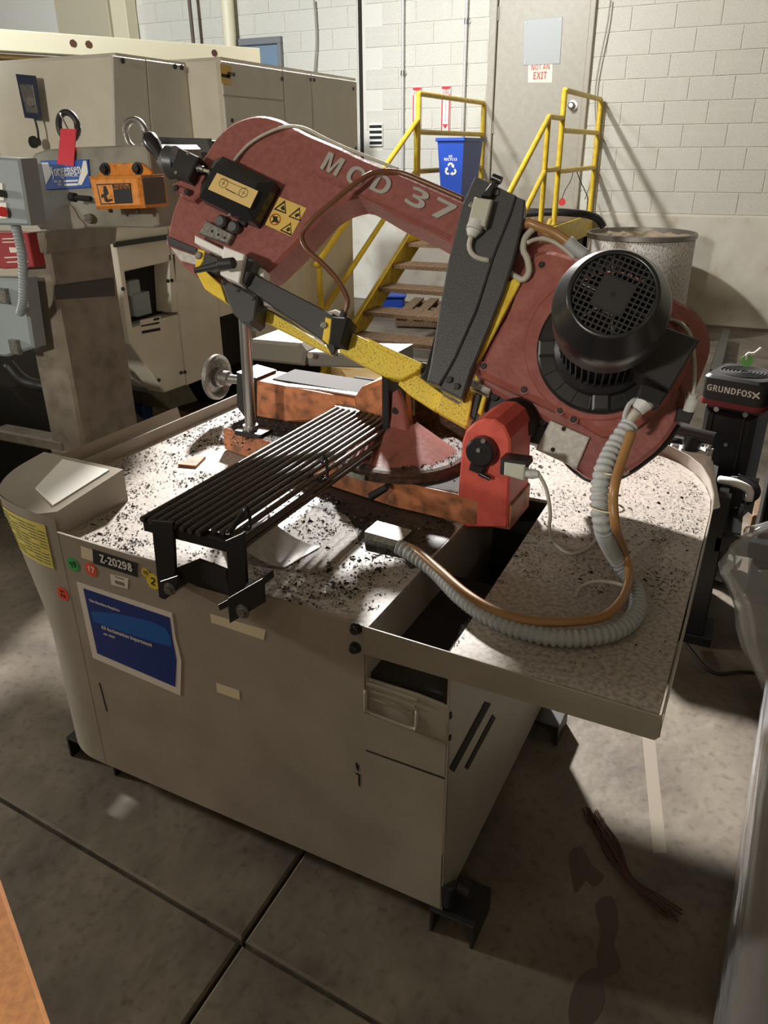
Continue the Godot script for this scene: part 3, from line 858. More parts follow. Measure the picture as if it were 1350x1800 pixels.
	s.ext(P([3.686, 0.292, 4.071, 0.261, 4.168, 0.101, 3.867, 0.126]), -0.3, 0.0, 0.01, on_x(-3.4))
	obj("drain_pan", s, M.grey_paint, t, back)
	# front side: electrical cabinet door with a switch, cool light tint in its colour
	s = Shape.new()
	s.box(Vector3(-4.80, 1.15, -3.52), Vector3(1.3, 1.95, 0.06), 0.008)
	var dr := obj("cabinet_door", s, mat(Color8(196, 200, 196), 0.45), t, back)
	s = Shape.new()
	s.ext(P([-3.835, 2.073, -3.699, 2.059, -3.709, 1.85, -3.827, 1.861]), -3.492, -3.478, 0.004, on_z(0))
	obj("switch_plate", s, mat(Color8(44, 54, 78), 0.5), dr)
	s = Shape.new()
	s.ext(P([-3.813, 2.026, -3.714, 2.017, -3.714, 1.878, -3.797, 1.885]), -3.48, -3.47, 0.004, on_z(0))
	s.cyl(Vector3(-3.752, 1.939, -3.475), Vector3(-3.73, 1.938, -3.455), 0.022, 14)
	obj("main_switch", s, M.steel_dull, dr)
	s = Shape.new()
	s.spin(Vector3(-3.763, 1.739, -3.49), Vector3(0, 0, 1), [[0.02, 0.0], [0.02, 0.02], [0.032, 0.03], [0.03, 0.045], [0.0, 0.05]], 16)
	s.tube([Vector3(-3.752, 1.865, -3.48), Vector3(-3.744, 1.801, -3.48), Vector3(-3.749, 1.75, -3.48)], 0.006, 6)
	obj("door_knob", s, M.black, dr)
	# board on the floor in front of the lathe
	s = Shape.new()
	s.ext(P([-3.807, 4.022, -3.666, 4.172, -3.397, 4.118, -3.238, 3.869, -3.33, 3.549, -3.42, 3.567]), 0.0, 0.018, 0.003, on_y(0.001))
	tag(obj("plywood_sheet", s, M.wood), "yellowish plywood sheet lying on the floor beyond the tray rim", "board")
	var sp := thing("blue_jug", "small blue jug standing beside the plywood sheet", "jug", Vector3(-3.662, 0, -3.875))
	s = Shape.new()
	s.box(Vector3(0, 0.075, 0), Vector3(0.13, 0.15, 0.10), 0.015)
	obj("jug_body", s, mat(Color8(22, 60, 110), 0.5), sp)
	s = Shape.new()
	s.box(Vector3(0, 0.19, 0), Vector3(0.10, 0.08, 0.08), 0.01)
	obj("jug_top", s, M.white, sp)
	# stainless trough seen behind the post
	var tr := thing("steel_trough", "bright stainless trough seen between the chrome post and the blade", "trough", Vector3(-1.7, 0, -3.4))
	var b2 := Transform3D(Basis(), Vector3(1.7, 0, 3.4))
	s = Shape.new()
	s.ext(P([-2.316, 0.806, -2.023, 0.812, -1.989, 0.775, -2.007, 0.698, -2.327, 0.695]), -3.6, -3.3, 0.015, on_z(0))
	obj("trough_body", s, mat(Color8(128, 124, 114), 0.5, 0.1), tr, b2)
	s = Shape.new()
	s.ext(P([-1.996, 0.769, -1.509, 0.805, -1.509, 0.733, -1.984, 0.698]), -3.55, -3.31, 0.008, on_z(0))
	obj("trough_arm", s, mat(Color8(116, 114, 107), 0.5, 0.1), tr, b2)
	s = Shape.new()
	s.cyl(Vector3(-1.958, 0.76, -3.29), Vector3(-1.934, 0.772, -3.25), 0.016, 8)
	obj("bolt", s, M.steel, tr, b2)
	s = Shape.new()
	s.box(Vector3(-1.75, 0.25, -3.5), Vector3(0.5, 0.5, 0.3), 0.01)
	s.box(Vector3(-1.75, 0.52, -3.45), Vector3(0.12, 0.2, 0.12), 0.01)
	obj("stand", s, M.matte_black, tr, b2)
	s = Shape.new()
	s.ext(P([-2.522, 4.655, -2.304, 4.751, -2.062, 4.508, -2.161, 4.205]), -0.02, 0.0, 0.003, on_y(0.3))
	s.box(Vector3(-2.453, 0.14, -4.96), Vector3(0.5, 0.27, 0.3), 0.01)
	tag(obj("wood_crate", s, M.wood), "pale wooden crate top seen behind the vise", "crate")

# ---------------------------------------------------------------- chip conveyor, left
func build_conveyor():
	var t := thing("chip_conveyor", "grey chip conveyor head on a tall leg with an orange guard", "conveyor", Vector3(-2.7, 0, -2.55))
	var back := Transform3D(Basis(), Vector3(2.7, 0, 2.55))
	var s := Shape.new()
	s.ext(P([-2.666, 1.587, -2.632, 1.644, -2.579, 1.683, -2.516, 1.697, -2.372, 1.703, -2.044, 1.71, -2.026, 1.695, -2.024, 1.589, -2.016, 1.494, -2.022, 1.443, -2.05, 1.432, -2.222, 1.429, -2.38, 1.424, -2.623, 1.408, -2.678, 1.458]), -2.66, -2.36, 0.006, on_z(0))
	obj("head_casing", s, M.grey_paint, t, back)
	s = Shape.new()
	s.ext(rounded([-2.605, 1.411, -2.564, 1.45, -2.505, 1.491, -2.449, 1.503, -2.421, 1.497, -2.401, 1.461, -2.381, 1.422], 3), -2.36, -2.352, 0.002, on_z(0))
	obj("leg_yoke", s, M.leg_paint, t, back)
	s = Shape.new()
	s.ext(PackedVector2Array([Vector2(-2.80, 1.32), Vector2(-2.60, 1.32), Vector2(-2.575, 1.40), Vector2(-2.84, 1.40)]), -2.74, -2.345, 0.006, on_z(0))
	obj("leg_collar", s, M.leg_paint, t, back)
	s = Shape.new()
	s.box(Vector3(-2.70, 0.88, -2.54), Vector3(0.20, 0.90, 0.36), 0.012)
	var leg := obj("leg", s, M.leg_paint, t, back)
	s = Shape.new()
	s.ext(P([2.362, 1.194, 2.696, 1.181, 2.689, 1.103, 2.357, 1.138]), 0.0, 0.004, 0.002, on_x(-2.6))
	obj("scuffed_band", s, mat(Color8(66, 62, 62), 0.5), leg)
	s = Shape.new()
	s.box(Vector3(-2.70, 0.23, -2.54), Vector3(0.22, 0.46, 0.38), 0.012)
	s.box(Vector3(-2.95, 0.47, -2.40), Vector3(0.44, 0.055, 0.09), 0.008)
	obj("leg_foot", s, M.leg_paint, t, back)
	s = Shape.new()
	s.ext(PackedVector2Array([Vector2(-4.6, 0.1), Vector2(-2.85, 0.02), Vector2(-2.85, 0.30), Vector2(-3.3, 0.62), Vector2(-4.6, 0.75)]), -3.1, -2.60, 0.01, on_z(0))
	obj("trough_body", s, M.matte_black, t, back)  # matte black body placed to darken the hollow and shade the floor
	# orange guard
	s = Shape.new()
	s.ext(P([-2.204, 1.61, -1.968, 1.615, -1.966, 1.51, -2.191, 1.5]), -2.36, -2.23, 0.012, on_z(0))
	var og := obj("orange_guard", s, M.orange_paint, t, back, "orange guard box with a warning label")
	var gx := (Vector3(-1.968, 1.558, -2.23)).x
	s = Shape.new()
	s.ext(rect(2.240, 1.520, 2.352, 1.608), 0.0, 0.003, 0.001, on_x(gx + 0.0015))
	obj("dark_side", s, mat(Color8(84, 78, 70), 0.5), og, Transform3D(), "dark guard side, shade and dirt put into its colour")  # dark sheet painting shade and dirt onto the guard side
	s = Shape.new()
	s.ext(P([-2.274, 1.602, -2.232, 1.644, -2.204, 1.65, -2.059, 1.652, -2.01, 1.623, -2.01, 1.593, -2.277, 1.591]), -2.36, -2.345, 0.003, on_z(0))
	obj("flange", s, M.orange_paint, og)
	for p in [Vector3(-2.219, 1.631, -2.345), Vector3(-2.068, 1.633, -2.345)]:
		s = Shape.new()
		s.cyl(p, p + Vector3(0, 0, 0.018), 0.015, 6)
		s.cyl(p, p + Vector3(0, 0, 0.004), 0.022, 14)
		obj("bolt", s, M.black, og)
	s = Shape.new()
	s.ext(P([-2.163, 1.585, -2.008, 1.59, -2.01, 1.526, -2.156, 1.518]), -2.231, -2.2285, 0.0, on_z(0))
	obj("label_border", s, M.ink, og)
	s = Shape.new()
	s.ext(P([-2.158, 1.581, -2.088, 1.584, -2.089, 1.525, -2.15, 1.522]), -2.229, -2.2275, 0.0, on_z(0))
	obj("label_picture", s, M.orange_paint, og)
	s = Shape.new()
	s.ext(P([-2.085, 1.584, -2.013, 1.586, -2.011, 1.572, -2.085, 1.569]), -2.229, -2.2275, 0.0, on_z(0))
	obj("label_header", s, M.orange_paint, og)
	s = Shape.new()
	s.ext(disc(Vector2(Vector3(-2.124, 1.572, -2.225).x, Vector3(-2.124, 1.572, -2.225).y), 0.008, 10), -2.2275, -2.2265, 0.0, on_z(0))
	s.ext(P([-2.135, 1.566, -2.114, 1.569, -2.112, 1.554, -2.123, 1.548, -2.119, 1.533, -2.133, 1.528, -2.135, 1.544, -2.146, 1.539, -2.147, 1.55, -2.132, 1.555]), -2.2275, -2.2265, 0.0, on_z(0))
	s.ext(P([-2.126, 1.535, -2.097, 1.539, -2.098, 1.532, -2.125, 1.526]), -2.2275, -2.2265, 0.0, on_z(0))
	obj("label_figure", s, M.ink, og)
	text("WARNING", 0.014, M.ink, og, on_z(0) * Transform3D(Basis(), Vector3(-2.049, 1.577, -2.227)), 0.001, 0.85)
	# name plate
	s = Shape.new()
	s.ext(P([-2.548, 1.658, -2.307, 1.663, -2.315, 1.567, -2.546, 1.556]), -2.36, -2.353, 0.002, on_z(0))
	var np := obj("name_plate", s, M.blue_label, t, back, "blue and white maker's plate")
	s = Shape.new()
	s.ext(P([-2.541, 1.652, -2.506, 1.652, -2.495, 1.616, -2.538, 1.574]), -2.354, -2.3515, 0.0, on_z(0))
	s.ext(P([-2.328, 1.658, -2.314, 1.658, -2.314, 1.619, -2.355, 1.576, -2.375, 1.576]), -2.354, -2.3515, 0.0, on_z(0))
	s.ext(P([-2.443, 1.591, -2.371, 1.594, -2.369, 1.588, -2.441, 1.585]), -2.354, -2.3515, 0.0, on_z(0))
	s.ext(P([-2.443, 1.579, -2.376, 1.582, -2.375, 1.574, -2.442, 1.571]), -2.354, -2.3515, 0.0, on_z(0))
	obj("plate_print", s, M.white, np)
	text("Jorgensen", 0.030, M.white, np, on_z(0) * Transform3D(Basis(), Vector3(-2.422, 1.625, -2.352)) * Transform3D(Basis(Vector3(0, 0, 1), 0.07), Vector3.ZERO), 0.001, 0.72, "Droid Serif", 700)
	text("CONVEYORS, INC.", 0.009, M.white, np, on_z(0) * Transform3D(Basis(), Vector3(-2.411, 1.609, -2.352)), 0.001, 0.9)
	text("MFG. NO.", 0.008, M.white, np, on_z(0) * Transform3D(Basis(), Vector3(-2.472, 1.587, -2.352)), 0.001, 0.8)
	text("TYPE", 0.008, M.white, np, on_z(0) * Transform3D(Basis(), Vector3(-2.466, 1.575, -2.352)), 0.001, 0.8)
	# pins and bolts
	s = Shape.new()
	s.cyl(Vector3(-2.351, 1.535, -2.3), Vector3(-2.269, 1.531, -2.3), 0.010, 12)
	s.cyl(Vector3(-2.368, 1.537, -2.3), Vector3(-2.343, 1.535, -2.3), 0.016, 12)
	obj("adjuster_pin", s, M.black, t, back)
	s = Shape.new()
	s.cyl(Vector3(-2.358, 1.458, -2.36), Vector3(-2.328, 1.461, -2.33), 0.018, 6)
	s.cyl(Vector3(-2.358, 1.458, -2.36), Vector3(-2.318, 1.462, -2.32), 0.009, 10)
	obj("bolt", s, M.steel_dull, t, back)
	for p in [Vector3(-2.164, 1.488, -2.28), Vector3(-2.037, 1.491, -2.28)]:
		s = Shape.new()
		s.cyl(p, p + Vector3(0, 0.02, 0), 0.008, 8)
		obj("bolt", s, M.black, t, back)
	# lifting rings
	for d in [[Vector3(-2.444, 1.775, -2.42), 0.058, M.black], [Vector3(-2.126, 1.744, -2.42), 0.058, M.steel_dull]]:
		s = Shape.new()
		var ring := []
		for k in 25:
			ring.append(d[0] + Vector3(cos(TAU * k / 24.0), sin(TAU * k / 24.0), 0) * (d[1] - 0.011))
		s.tube(ring, 0.012, 8)
		s.cyl(d[0] + Vector3(0, -0.09, 0), d[0] + Vector3(0, -d[1] + 0.014, 0), 0.013, 10)
		obj("lifting_ring", s, d[2], t, back)
	s = Shape.new()
	s.ext(P([-2.411, 1.766, -2.337, 1.763, -2.377, 1.64, -2.458, 1.648]), -2.352, -2.349, 0.0, on_z(0))
	var rt := tag(obj("red_tag", s, M.red_tag), "red card tag hanging from the black lifting ring of the conveyor", "tag") as Node3D
	s = Shape.new()
	s.tube([Vector3(-2.374, 1.758, -2.35), Vector3(-2.421, 1.793, -2.38), Vector3(-2.437, 1.819, -2.38)], 0.003, 5)
	obj("tag_wire", s, M.steel, rt)
	# dark hood behind the head
	s = Shape.new()
	s.ext(P([-2.581, 1.739, -2.241, 1.727, -2.153, 1.508, -2.605, 1.489]), -3.3, -3.0, 0.01, on_z(0))
	obj("drive_hood", s, M.matte_black, t, back)
	s = Shape.new()
	s.ext(P([-2.562, 1.748, -2.231, 1.737, -2.214, 1.678, -2.552, 1.693]), -3.01, -2.98, 0.004, on_z(0))
	obj("hood_lid", s, M.beam, t, back)
	for y in [1.50, 1.44]:
		s = Shape.new()
		s.box(Vector3(-2.45, y, -2.97), Vector3(0.42, 0.02, 0.02), 0.003)
		obj("hood_rail", s, M.beam, t, back)
	# push button box, conduit, instruction plate, enclosure
	s = Shape.new()
	s.ext(P([-2.633, 1.677, -2.428, 1.668, -2.438, 1.445, -2.711, 1.441]), -2.23, -2.15, 0.008, on_z(0))
	var pb := obj("button_box", s, M.box_paint, t, back)
	for y in [330, 358]:
		s = Shape.new()
		s.ext(P([-2.567, 1.589, -2.53, 1.587, -2.538, 1.53, -2.58, 1.529] if y == 330 else [-2.576, 1.522, -2.53, 1.521, -2.54, 1.468, -2.587, 1.467]), -2.15, -2.146, 0.0, on_z(0))
		obj("button_plate", s, M.white, pb)
	s = Shape.new()
	s.cyl(Vector3(-2.558, 1.491, -2.146), Vector3(-2.527, 1.493, -2.12), 0.017, 16)
	obj("stop_button", s, M.sign_red, pb)
	s = Shape.new()
	s.cyl(Vector3(-2.545, 1.553, -2.146), Vector3(-2.526, 1.554, -2.13), 0.013, 14)
	obj("start_button", s, M.black, pb)
	s = Shape.new()
	s.tube([Vector3(-2.565, 1.439, -2.2), Vector3(-2.564, 1.391, -2.2), Vector3(-2.564, 1.329, -2.2), Vector3(-2.588, 1.222, -2.2), Vector3(-2.61, 1.155, -2.2), Vector3(-2.66, 1.104, -2.22)], 0.017, 10, 0.0015, 0.012)
	obj("flexible_conduit", s, M.box_paint, t, back)
	s = Shape.new()
	s.ext(P([-2.845, 1.393, -2.628, 1.4, -2.626, 1.272, -2.79, 1.257, -2.888, 1.258]), -2.36, -2.3, 0.004, on_z(0))
	var rp := obj("instruction_plate", s, mat(Color8(150, 36, 40), 0.5), t, back, "dark red instruction plate")
	s = Shape.new()
	for p in [[-2.773, 1.376, -2.651, 1.383, -2.652, 1.378, -2.774, 1.372], [-2.777, 1.363, -2.649, 1.37, -2.65, 1.366, -2.775, 1.359], [-2.745, 1.343, -2.7, 1.344, -2.702, 1.325, -2.744, 1.323], [-2.782, 1.304, -2.652, 1.314, -2.653, 1.31, -2.783, 1.299], [-2.774, 1.286, -2.651, 1.297, -2.652, 1.292, -2.776, 1.282]]:
		s.ext(P(p), -2.301, -2.2992, 0.0, on_z(0))
	obj("plate_lettering", s, M.paper, rp)
	s = Shape.new()
	s.ext(P([-2.974, 1.219, -2.644, 1.233, -2.665, 0.954, -2.84, 0.899, -3.085, 0.895]), -2.32, -2.25, 0.01, on_z(0))
	var eb := obj("enclosure", s, M.box_paint, t, back)
	for p in [Vector3(-2.759, 1.161, -2.24), Vector3(-2.756, 0.953, -2.24)]:
		s = Shape.new()
		s.box(p, Vector3(0.045, 0.06, 0.03), 0.005)
		obj("latch", s, M.steel_dull, eb)
	s = Shape.new()
	s.tube([Vector3(-3.15, 0.779, -2.5), Vector3(-3.072, 0.711, -2.5), Vector3(-2.947, 0.697, -2.5), Vector3(-2.9, 0.706, -2.55)], 0.03, 10)
	obj("drain_hose", s, M.black, t, back)

# ---------------------------------------------------------------- the band saw
var saw: Node3D
const PIVOT := Vector3(-0.059, 1.04, -0.78)
func head_frame() -> Transform3D:
	return Transform3D(Basis(Vector3(0.9272, -0.3746, 0), Vector3(0.3244, 0.8030, -0.5), Vector3(0.1873, 0.4636, 0.8660)), PIVOT)

func build_saw():
	saw = thing("band_saw", "dark red horizontal band saw with raised bow on a grey cabinet", "band saw", Vector3(-0.41, 0, -1.17), deg_to_rad(-1.8))
	build_cabinet()
	build_bed()
	build_rollers()
	build_head()
	build_hoses()
	build_swarf()

func build_cabinet():
	var s := Shape.new()
	s.ext(PackedVector2Array([Vector2(-1.10, 0.075), Vector2(0, 0.075), Vector2(0, 0.575), Vector2(-0.195, 0.583), Vector2(-0.195, 0.745), Vector2(-0.195, 0.808), Vector2(-1.10, 0.83)]), -0.006, 0.0, 0.0, on_z(0))
	var cab := obj("cabinet", s, M.base, saw)
	s = Shape.new()
	var lines := []
	for d in [[0.075, 0.0], [0.35, 0.0], [0.47, 0.0], [0.54, 0.012], [0.66, 0.045], [0.78, 0.078], [0.868, 0.10]]:
		var l := [Vector3(-1.06, d[0], 0.0004)]
		for k in 13:
			var a := PI / 2 + PI / 2 * k / 12.0
			l.append(Vector3(-1.10 + cos(a) * 0.20 - d[1] * smoothstep(0.0, 0.5, k / 12.0), d[0], -0.2 + sin(a) * 0.2))
		l.append(Vector3(-1.30 - d[1], d[0], -0.85))
		lines.append(l)
	lines.reverse()
	s.loft(lines)
	obj("rounded_side", s, M.base, cab)
	s = Shape.new()
	s.ext(rect(0.0, 0.075, 0.85, 0.788), -0.006, 0.0, 0.0015, on_x(0))
	var side := obj("right_side", s, M.base, cab)
	s = Shape.new()
	s.ext(P([0.225, 0.523, 0.27, 0.485, 0.038, 0.468, 0.01, 0.503]), 0.0, 0.002, 0.0, on_x(0))
	s.ext(P([0.29, 0.436, 0.316, 0.406, 0.126, 0.399, 0.106, 0.423]), 0.0, 0.002, 0.0, on_x(0))
	obj("louvre", s, M.matte_black, cab)
	s = Shape.new()
	s.box(Vector3(-0.65, 0.43, -0.85), Vector3(1.3, 0.71, 0.006))
	s.box(Vector3(-0.60, 0.08, -0.45), Vector3(1.15, 0.01, 0.72))
	obj("back_plate", s, M.base, cab)
	# chip drawer
	s = Shape.new()
	s.ext(P([-0.199, 0.673, -0.072, 0.672, -0.003, 0.666, -0.001, 0.572, -0.201, 0.577]), -0.012, -0.006, 0.002, on_z(0))
	var dw := obj("chip_drawer", s, M.base, saw)
	s = Shape.new()
	s.ext(P([-0.191, 0.668, -0.072, 0.664, -0.072, 0.656, -0.192, 0.659]), -0.006, 0.0, 0.002, on_z(0))
	s.ext(P([-0.189, 0.65, -0.078, 0.645, -0.078, 0.639, -0.189, 0.643]), -0.006, -0.002, 0.001, on_z(0))
	s.ext(P([-0.185, 0.63, -0.083, 0.622, -0.083, 0.617, -0.185, 0.625]), -0.006, -0.002, 0.001, on_z(0))
	obj("pressed_panel", s, M.base, dw)
	s = Shape.new()
	s.tube([Vector3(-0.189, 0.651, 0.006), Vector3(-0.186, 0.609, 0.012), Vector3(-0.177, 0.602, 0.012), Vector3(-0.08, 0.596, 0.012), Vector3(-0.068, 0.604, 0.012), Vector3(-0.069, 0.641, 0.006)], 0.0045, 8)
	obj("handle", s, M.base, dw)
	s = Shape.new()
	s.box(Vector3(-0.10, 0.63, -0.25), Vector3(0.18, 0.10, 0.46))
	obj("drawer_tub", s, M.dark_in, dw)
	s = Shape.new()
	for p in [[0, 0.657, 0.004, 0.658, 0.005, 0.644, 0.001, 0.642], [0.001, 0.598, 0.005, 0.6, 0.005, 0.588, 0.001, 0.586]]:
		s.ext(P(p), -0.004, 0.001, 0.0, on_z(0))
	obj("latch", s, M.matte_black, dw)
	# tray and its lips
	s = Shape.new()
	var out := PackedVector2Array([Vector2(-1.36, 0.30), Vector2(-1.33, 0.15), Vector2(-1.22, 0.045), Vector2(-1.10, 0.004), Vector2(-0.19, 0.004), Vector2(-0.19, 0.79), Vector2(-0.032, 0.79), Vector2(-0.006, 0.004), Vector2(0.388, 0.004), Vector2(0.376, 0.90)])
	for k in 7:
		var a := PI / 2 * k / 7.0
		out.append(Vector2(0.03 + cos(a) * 0.346, 0.90 + sin(a) * 0.45))
	out.append(Vector2(0.03, 1.35)); out.append(Vector2(-1.36, 1.35))
	s.ext(out, -0.012, 0.0, 0.0, on_y(0.80))
	var tr := obj("tray", s, M.tray, saw)
	s = Shape.new()
	s.ext(PackedVector2Array([Vector2(-0.195, 0.808), Vector2(0.394, 0.796), Vector2(0.396, 0.752), Vector2(0.388, 0.741), Vector2(-0.195, 0.739)]), -0.004, 0.0, 0.0015, on_z(0.002))
	obj("front_lip", s, M.base, tr)
	s = Shape.new()
	var inner := []; var outer := []
	for q in [Vector2(0.392, 0.0), Vector2(0.386, 0.45), Vector2(0.378, 0.90)]:
		inner.append(q)
	for k in range(1, 9):
		var a := PI / 2 * k / 8.0
		inner.append(Vector2(0.03 + cos(a) * 0.348, 0.90 + sin(a) * 0.452))
	inner.append(Vector2(-1.362, 1.352))
	var l0 := []; var l1 := []; var l2 := []; var l3 := []
	for k in inner.size():
		var q: Vector2 = inner[k]
		var c := Vector2(-0.4, 0.6)
		var o: Vector2 = q + (q - c).normalized() * 0.004
		var h := 0.803 + 0.034 * clampf((k - 1) / 4.0, 0.0, 1.0)
		l0.append(Vector3(q.x, 0.75, -q.y)); l1.append(Vector3(q.x, h, -q.y)); l2.append(Vector3(o.x, h, -o.y)); l3.append(Vector3(o.x, 0.75, -o.y))
	s.loft([l0, l1]); s.loft([l1, l2]); s.loft([l2, l3])
	obj("back_lip", s, M.base, tr)
	s = Shape.new()
	s.box(Vector3(-1.362, 0.81, -0.80), Vector3(0.006, 0.06, 1.10), 0.001)
	obj("left_rim", s, M.base, tr)
	s = Shape.new()
	s.ext(rect(0.004, 0.48, 0.79, 0.79), -0.004, 0.0, 0.0, on_x(-0.19))
	obj("chute_side", s, M.base, tr)
	s = Shape.new()
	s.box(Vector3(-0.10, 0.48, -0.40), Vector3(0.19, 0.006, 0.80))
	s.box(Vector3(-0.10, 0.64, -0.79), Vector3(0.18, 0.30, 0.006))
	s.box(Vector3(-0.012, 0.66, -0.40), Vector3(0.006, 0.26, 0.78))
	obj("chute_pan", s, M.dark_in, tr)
	# dark patch on the tray in front of the bed
	s = Shape.new()
	s.ext(rounded([-0.805, 0.538, -0.701, 0.657, -0.489, 0.619, -0.322, 0.566, -0.207, 0.526, -0.196, 0.39, -0.21, 0.273, -0.251, 0.298, -0.355, 0.302, -0.422, 0.383, -0.499, 0.459, -0.585, 0.465, -0.696, 0.465], 4), 0.0002, 0.0009, 0.0, on_y(0.80))
	obj("dark_patch", s, M.oil, tr, Transform3D(), "dark patch")
	for p in [Vector3(-0.21, 0.799, 0), Vector3(-0.213, 0.751, 0)]:
		s = Shape.new()
		s.cyl(p, p + Vector3(0, 0, 0.016), 0.0095, 12, -1.0, 0.002)
		s.cyl(p, p + Vector3(0, 0, 0.004), 0.013, 14)
		obj("bolt", s, M.black, saw)
	# corner box on the left with sloping lid
	s = Shape.new()
	var plan := PackedVector2Array([Vector2(-1.09, 0.035)])
	for k in range(1, 13):
		var a := PI / 2 + PI / 2 * k / 12.0
		plan.append(Vector2(-1.10 + cos(a) * 0.198 - 0.10 * smoothstep(0.0, 0.5, k / 12.0), 0.202 - sin(a) * 0.198))
	plan.append(Vector2(-1.398, 0.27)); plan.append(Vector2(-1.09, 0.27))
	plan = Shape.ccw(plan)
	var tri_at := Geometry2D.triangulate_polygon(plan)
	var lift := func(q: Vector2) -> Vector3: return Vector3(q.x, 0.862 + 0.125 * q.y, -q.y)
	s.flat()
	for k in range(0, tri_at.size(), 3):
		s.tri(lift.call(plan[tri_at[k]]), lift.call(plan[tri_at[k + 1]]), lift.call(plan[tri_at[k + 2]]))
	for k in plan.size():
		var q: Vector2 = plan[k]
		var r: Vector2 = plan[(k + 1) % plan.size()]
		s.quad(Vector3(q.x, 0.80, -q.y), Vector3(r.x, 0.80, -r.y), lift.call(r), lift.call(q))
	var cb := obj("corner_box", s, M.base, saw)
	s = Shape.new()
	var q0: Vector3 = lift.call(Vector2(-1.12, 0.05)); var q1: Vector3 = lift.call(Vector2(-1.12, 0.25)); var q2: Vector3 = lift.call(Vector2(-1.30, 0.25)); var q3: Vector3 = lift.call(Vector2(-1.24, 0.10))
	var up3 := Vector3(0, 0.004, 0)
	s.flat()
	s.quad(q3 + up3, q0 + up3, q1 + up3, q2 + up3)
	for k in 4:
		var e: Array = [q3, q0, q1, q2]
		s.quad(e[k], e[(k + 1) % 4], e[(k + 1) % 4] + up3, e[k] + up3)
	obj("lid", s, M.white, cb)  # white colour stands for lamplight on the sloping top
	s = Shape.new()
	s.box(Vector3(-1.34, 0.824, -0.16), Vector3(0.055, 0.05, 0.05), 0.005)
	obj("cable_block", s, M.black, cb)
	s = Shape.new()
	s.box(Vector3(-1.237, 0.86, -0.18), Vector3(0.035, 0.012, 0.02), 0.003)
	obj("catch", s, M.black, cb)
	# feet: open channels
	for d in [[0.028, -0.05, 0.11], [-1.16, -0.09, 0.19], [0.02, -0.80, 0.11], [-1.2, -0.80, 0.11]]:
		s = Shape.new()
		var hw: float = d[2] / 2
		s.box(Vector3(d[0], 0.071, d[1]), Vector3(d[2], 0.008, 0.12), 0.001)
		s.box(Vector3(d[0] - hw + 0.004, 0.036, d[1]), Vector3(0.008, 0.072, 0.12), 0.001)
		s.box(Vector3(d[0] + hw - 0.004, 0.036, d[1]), Vector3(0.008, 0.072, 0.12), 0.001)
		s.box(Vector3(d[0], 0.036, d[1] - 0.02), Vector3(d[2] - 0.01, 0.072, 0.006), 0.001)
		obj("foot", s, M.black, saw)
	s = Shape.new()
	s.ext(P([-0.004, 0.091, -0.01, 0.164, 0.074, 0.096, 0.169, -0.068, 0.179, -0.149]), -0.02, 0.0, 0.004, on_x(0.02))
	s.cyl(Vector3(0.02, 0.11, -0.05), Vector3(0.05, 0.11, -0.05), 0.02, 8)
	obj("foot_bracket", s, M.black, saw)
	# labels, tape, notices
	s = Shape.new()
	var l := []; var m := []
	for k in 9:
		var a := PI / 2 + 1.0 * k / 8.0
		l.append(Vector3(-1.10 + cos(a) * 0.2016 - 0.094 * smoothstep(0.0, 0.5, k / 8.0 / (PI / 2)), 0.842 - k * 0.001, -0.2 + sin(a) * 0.2016))
		m.append(Vector3(-1.10 + cos(a) * 0.2016 - 0.06 * smoothstep(0.0, 0.5, k / 8.0 / (PI / 2)), 0.715, -0.2 + sin(a) * 0.2016))
	s.loft([l, m])
	obj("yellow_chart", s, mat(Color8(212, 198, 92), 0.7), cab, Transform3D(), "yellow printed chart")
	s = Shape.new()
	for r in 12:
		for k in 7:
			if (r * 5 + k * 3) % 7 == 0: continue
			var f0 := (r + 1.0) / 13.5
			var f1 := f0 + 0.022
			var a0 := PI / 2 + 1.0 * (k + 0.3) / 8.0
			var a1 := PI / 2 + 1.0 * (k + 1.1) / 8.0
			var q := []
			for z in [[a0, f0], [a1, f0], [a1, f1], [a0, f1]]:
				var sh := lerpf(0.094, 0.06, z[1]) * smoothstep(0.0, 0.5, (z[0] - PI / 2) / (PI / 2))
				q.append(Vector3(-1.10 + cos(z[0]) * 0.2028 - sh, lerpf(0.838, 0.715, z[1]), -0.2 + sin(z[0]) * 0.2028))
			s.flat()
			s.quad(q[3], q[2], q[1], q[0])
	obj("chart_print", s, mat(Color8(96, 90, 48), 0.8), cab)
	front_label("tape_scrap", [-0.985, 0.81, -0.94, 0.806, -0.951, 0.775, -0.99, 0.775], M.tape, 0.001, "short cream tape strip")
	var nb := front_label("number_plate", [-0.945, 0.81, -0.8, 0.806, -0.809, 0.766, -0.951, 0.769], M.ink, 0.0015, "black label reading Z-20298")
	text("Z-20298", 0.0225, M.white, nb, plane_at(Vector3(-0.872, 0.789, 0.002), Vector3(-0.803, 0.787, 0) - Vector3(-0.948, 0.789, 0), Vector3.UP), 0.0006, 0.92)
	for d in [[Vector3(-1.026, 0.747, 0), 0.0195, Color8(60, 176, 92), "19", M.ink, 0.3, "green round sticker 19"], [Vector3(-0.965, 0.748, 0), 0.0195, Color8(232, 86, 44), "17", M.white, -0.12, "orange round sticker 17"], [Vector3(-1.088, 0.645, 0), 0.0195, Color8(240, 84, 56), "21", M.ink, 1.45, "orange round sticker 21"], [Vector3(-0.78, 0.786, 0), 0.012, Color8(224, 198, 64), "15", M.ink, -0.1, "small yellow round sticker 15"], [Vector3(-0.759, 0.767, 0), 0.0215, Color8(230, 206, 60), "2", M.ink, -0.15, "yellow round sticker 2"]]:
		s = Shape.new()
		var c: Vector3 = d[0]
